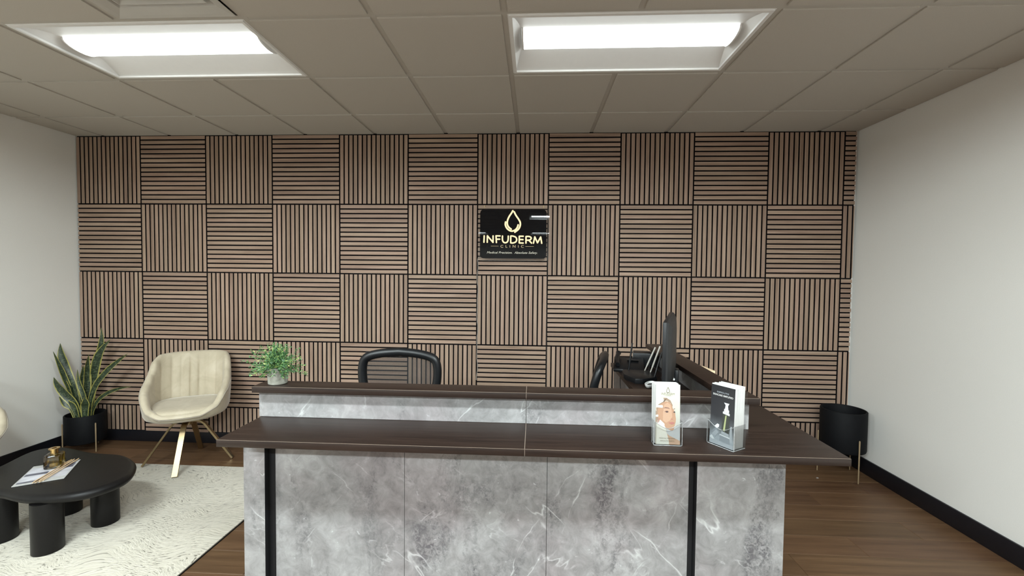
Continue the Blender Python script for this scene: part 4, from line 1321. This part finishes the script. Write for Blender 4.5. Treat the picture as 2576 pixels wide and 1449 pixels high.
# ================================================================== OFFICE CHAIRS
def office_chair(label, loc, rz, tilt, ztop=1.105):
    """Local: faces -Y; backrest at y=0, origin on the floor under the seat centre (y=-0.22)."""
    t = thing('office_chair', label, 'office chair', loc, rz, 'black mesh office chairs')
    W, ZTOP, ZL = 0.245, ztop, 0.66
    def back_y(z, x):
        q = (z - ZL) / (ZTOP - ZL)
        return 0.015 + 0.06 * q * q * tilt + 0.012 * math.sin(q * math.pi) - 0.20 * x * x
    # outline of the backrest, flat arched top, narrowing downward
    out = []
    ctrl = [(0.0, ZTOP), (0.10, ZTOP - 0.008), (0.18, ZTOP - 0.025), (0.225, ZTOP - 0.055), (0.242, ZTOP - 0.11), (0.240, ZTOP - 0.19), (0.222, ZTOP - 0.28), (0.20, ZTOP - 0.38), (0.16, ZL + 0.01), (0.08, ZL), (0, ZL)]
    half = [(p.x, p.y) for p in bezier_pts([(a, b, 0) for a, b in ctrl], 5)]
    loop = half[:-1] + [(-x, z) for x, z in reversed(half)][:-1]
    cz = (ZTOP + ZL) / 2 + 0.03
    rr = []
    wv = 0.05
    n = len(loop)
    rings = []
    for i, (x, z) in enumerate(loop):
        tx = loop[(i + 1) % n][0] - loop[i - 1][0]; tz = loop[(i + 1) % n][1] - loop[i - 1][1]
        l = math.hypot(tx, tz); nx, nz = -tz / l, tx / l        # inward for clockwise loop
        if nx * (-x) + nz * (cz - z) < 0: nx, nz = -nx, -nz
        ring = []
        for k in range(12):
            a = 2 * math.pi * k / 12
            u = wv / 2 - wv / 2 * math.cos(a); v_ = 0.024 * math.sin(a)
            X, Z = x + nx * u, z + nz * u
            ring.append((X, back_y(Z, X) + v_, Z))
        rings.append(ring)
    rings.append(rings[0])
    MB().rings(rings, True).build('back_frame', 'blackplastic', t, smooth=60)
    # mesh
    m = MB(); g = []
    for i in range(13):
        row_ = []
        for j in range(13):
            q = i / 12; z = ZL + 0.025 + (ZTOP - ZL - 0.05) * q
            # half width at this height
            wmax = 0
            for (x, zz) in half:
                if abs(zz - z) < 0.03: wmax = max(wmax, x)
            X = (j / 6 - 1) * (wmax - 0.02)
            row_.append((X, back_y(z, X), z))
        g.append(row_)
    m.rings(g, close=False); m.build('back_mesh', 'mesh', t, smooth=60)
    # spine, seat, column, star base, casters
    MB().tube(bezier_pts([(0, 0.05, 0.80), (0, 0.055, 0.66), (0, 0.03, 0.50), (0, -0.10, 0.46)], 5), 0.022, 8).build('back_spine', 'blackplastic', t, smooth=60)
    rr = []
    for sc, z in ((0.86, 0.475), (0.97, 0.485), (1.0, 0.505), (0.98, 0.53), (0.9, 0.54), (0.4, 0.535), (0.05, 0.534)):
        ring = []
        for k in range(40):
            a = 2 * math.pi * k / 40; p = 3.2
            c, s = math.cos(a), math.sin(a)
            q = 1 / ((abs(c) / 0.245) ** p + (abs(s) / 0.235) ** p) ** (1 / p)
            ring.append((c * q * sc, -0.245 + s * q * sc, z))
        rr.append(ring)
    MB().rings(rr, True, True, True).build('seat', 'black', t, smooth=60)
    MB().lathe([(0.05, 0.473), (0.05, 0.44), (0.028, 0.43), (0.028, 0.12), (0.04, 0.115), (0.045, 0.075), (0.0, 0.07)], (0, -0.245), 24, True).build('gas_column', 'blackplastic', t, smooth=40)
    for k in range(5):
        a = 2 * math.pi * k / 5 + 0.3
        d = Vector((math.cos(a), math.sin(a), 0)); o_ = Vector((0, -0.245, 0))
        bl = MB().tube([o_ + d * 0.03 + Vector((0, 0, 0.098)), o_ + d * 0.2 + Vector((0, 0, 0.085)), o_ + d * 0.30 + Vector((0, 0, 0.068))], [0.022, 0.018, 0.013], 8).build('base_leg', 'blackplastic', t, smooth=60)
        p = o_ + d * 0.30
        sd = Vector((-d.y, d.x, 0))
        MB().lathe([(0.0, -0.02), (0.024, -0.02), (0.028, -0.014), (0.028, 0.014), (0.024, 0.02), (0.0, 0.02)], n=20).build('caster', 'black', bl, smooth=40, loc=tuple(p + Vector((0, 0, 0.0285))), rot=(math.pi / 2, 0, a))
    return t
office_chair('black mesh office chair facing the desk front, seen through its backrest', (3.252, -1.262, 0.0), 0.0, 0.3)
office_chair('black mesh office chair seen edge-on beside the desk return', (4.345, -1.02, 0.0), math.radians(-101), 1.6, 1.065)

# ================================================================== EQUIPMENT ON THE RETURN
# monitor: screen plane from the near top corner to the far top corner
A = Vector((4.557, -1.885, 0)); B = Vector((4.742, -1.365, 0))
dirm = (B - A).normalized(); Lm = (B - A).length
ctr = (A + B) / 2
ma = math.atan2(dirm.y, dirm.x)
mon = thing('monitor', 'black flat computer monitor turned away on the desk return', 'monitor', (ctr.x, ctr.y, DZ + 0.0003), ma)
# local: x along the screen, back faces -y (towards the counter)
ZM0, ZM1 = 0.082, 0.392
MB().box(-Lm / 2, Lm / 2, 0.0, 0.016, ZM0, ZM1).build('screen_panel', 'blackplastic', mon, 0.003, 2)
M['screen'] = plain('screen_glass', (0.006, 0.006, 0.007), 0.1)
MB().box(-Lm / 2 + 0.008, Lm / 2 - 0.008, 0.0161, 0.0168, ZM0 + 0.014, ZM1 - 0.008).build('screen', 'screen', mon)
rr = []
for s, yy in ((1.0, 0.001), (0.985, -0.006), (0.93, -0.013), (0.82, -0.021), (0.55, -0.026), (0.2, -0.027)):
    hw, z0, z1 = Lm / 2 * s, (ZM0 + ZM1) / 2 - (ZM1 - ZM0) / 2 * s, (ZM0 + ZM1) / 2 + (ZM1 - ZM0) / 2 * s
    rr.append([(-hw, yy, z0), (-hw, yy, z1), (hw, yy, z1), (hw, yy, z0)])
MB().rings(rr, True, False, True).build('back_cover', 'greyplastic', mon, smooth=25)
MB().box(-0.03, 0.03, -0.042, -0.024, 0.012, 0.15).build('stand_neck', 'blackplastic', mon, 0.004)
m = MB().prism([(0.12 * math.cos(a), -0.035 + 0.075 * math.sin(a)) for a in [2 * math.pi * k / 32 for k in range(32)]], 0.0, 0.012); m.build('stand_base', 'blackplastic', mon)
for (x, z, w, h) in ((0.175, 0.355, 0.03, 0.022), (0.205, 0.335, 0.016, 0.012), (-0.04, 0.105, 0.03, 0.006)):
    MB().box(x, x + w, -0.0135 - (0.014 if x < 0 else 0.0), -0.0128, z, z + h).build('label_sticker', 'white', mon)
# router
ro = thing('router', 'black flat router with four antennas on the desk return', 'router', (4.615, -1.215, DZ + 0.0003), math.radians(-8))
poly = [(-0.085, 0.10), (-0.095, 0.055), (-0.09, -0.03), (-0.035, -0.13), (0.005, -0.125), (0.085, -0.06), (0.09, 0.06), (0.06, 0.10)]
MB().prism(poly, 0.004, 0.030).build('body', 'blackplastic', ro, 0.004, 2)
MB().prism([(x * 0.94, y * 0.94) for x, y in poly], 0.0, 0.006).build('foot_plate', 'greyplastic', ro)
def antenna(name_mat, base, tip, w=0.0055):
    b, e = Vector(base), Vector(tip)
    MB().tube([b, b + (e - b) * 0.15, b + (e - b) * 0.3, e], [w * 0.7, w * 0.7, w, w * 0.9], 6).build('antenna', name_mat, ro, smooth=60)
antenna('blackplastic', (-0.055, 0.085, 0.03), (-0.035, 0.11, 0.185))
antenna('sheen_side_grey', (0.035, 0.085, 0.03), (0.095, 0.11, 0.165))  # this antenna and the next carry their reflected brightness as grey colour
antenna('sheen_side_grey', (0.062, 0.045, 0.03), (0.118, 0.09, 0.175))
antenna('blackplastic', (0.068, -0.075, 0.03), (0.112, -0.02, 0.16))
# desk phone / second box behind it
md = thing('desk_phone', 'black desk phone with grey edge behind the router', 'phone', (4.615, -0.975, DZ + 0.0003), math.radians(-12))
m = MB()
m.v += [(-0.10, -0.09, 0.0), (0.08, -0.09, 0.0), (0.08, 0.09, 0.0), (-0.10, 0.09, 0.0), (-0.10, -0.09, 0.018), (0.08, -0.09, 0.018), (0.08, 0.09, 0.062), (-0.10, 0.09, 0.062)]
for q in ((0, 3, 2, 1), (4, 5, 6, 7), (0, 1, 5, 4), (1, 2, 6, 5), (2, 3, 7, 6), (3, 0, 4, 7)): m.face(q)
m.build('body', 'blackplastic', md, 0.004, 2)
MB().tube(bezier_pts([(-0.075, -0.075, 0.042), (-0.082, 0.0, 0.062), (-0.075, 0.085, 0.085)], 6), [0.014] * 12 + [0.017], 10).build('handset', 'blackplastic', md, smooth=60)
MB().box(-0.02, 0.05, 0.02, 0.06, 0.0535, 0.0545).build('display', 'greyplastic', md, rot=(math.radians(0), 0, 0))
bx_ = thing('modem_box', 'black modem box with pale side standing behind the router', 'modem', (4.735, -0.845, DZ + 0.0003), math.radians(-12))
MB().box(-0.075, 0.075, -0.05, 0.05, 0.0, 0.088).build('case', 'blackplastic', bx_, 0.006, 2)
MB().box(-0.0765, -0.0752, -0.045, 0.045, 0.04, 0.083).build('side_strip', 'sheen_side_grey', bx_)
tag(MB().tube(bezier_pts([(4.69, -1.12, 0.962), (4.72, -1.02, 0.99), (4.76, -0.98, 0.965), (4.775, -1.10, 0.957), (4.73, -1.24, 0.957), (4.76, -1.38, 0.957)], 8), 0.003, 6).build('black_cable', 'cable', smooth=60), 'black cable curling over the desk return behind the router', 'cable')
tag(MB().tube(bezier_pts([(4.553, -0.97, 0.918), (4.550, -1.00, 0.86), (4.546, -1.06, 0.78), (4.55, -1.10, 0.60), (4.55, -1.12, 0.33)], 8), 0.0022, 6).build('thin_cable', 'cable', smooth=60), 'thin dark cable hanging down the inner side of the desk return', 'cable')
# small white rimmed dish behind the cream brochures
ds = thing('small_dish', 'small white rimmed oval dish behind the cream brochures', 'dish', (4.628, -1.385, DZ + 0.0003), math.radians(60))
rr = []
for s, z in ((0.3, 0.0), (0.75, 0.002), (0.95, 0.012), (1.0, 0.02), (0.92, 0.021), (0.82, 0.013), (0.6, 0.008), (0.1, 0.007)):
    rr.append([(0.055 * s * math.cos(a), 0.024 * s * math.sin(a), z) for a in [2 * math.pi * k / 32 for k in range(32)]])
MB().rings(rr, True, True, True).build('bowl', 'white', ds, smooth=50)
MB().prism([(0.034 * math.cos(a), 0.013 * math.sin(a)) for a in [2 * math.pi * k / 16 for k in range(16)]], 0.0085, 0.0125).build('dark_insert', 'black', ds)
# tan card lying outside the ledge on the side counter
tc = MB().box(-0.03, 0.03, -0.06, 0.06, 0.0, 0.10)
tag(tc.build('tan_box', 'tan', None, 0.002, 1, loc=(4.905, -1.37, DZ + 0.0003), rot=(0, 0, math.radians(8))), 'small tan card box on the side counter beyond the ledge', 'box')
# tiny paper scrap on the floor by the planter
tag(MB().prism([(0, 0), (0.018, 0.004), (0.015, 0.016), (0.004, 0.013)], 0.0004, 0.0024).build('paper_scrap', 'paper', None, loc=(6.18, -0.30, 0)), 'tiny white paper scrap on the floor by the tall planter', 'scrap')
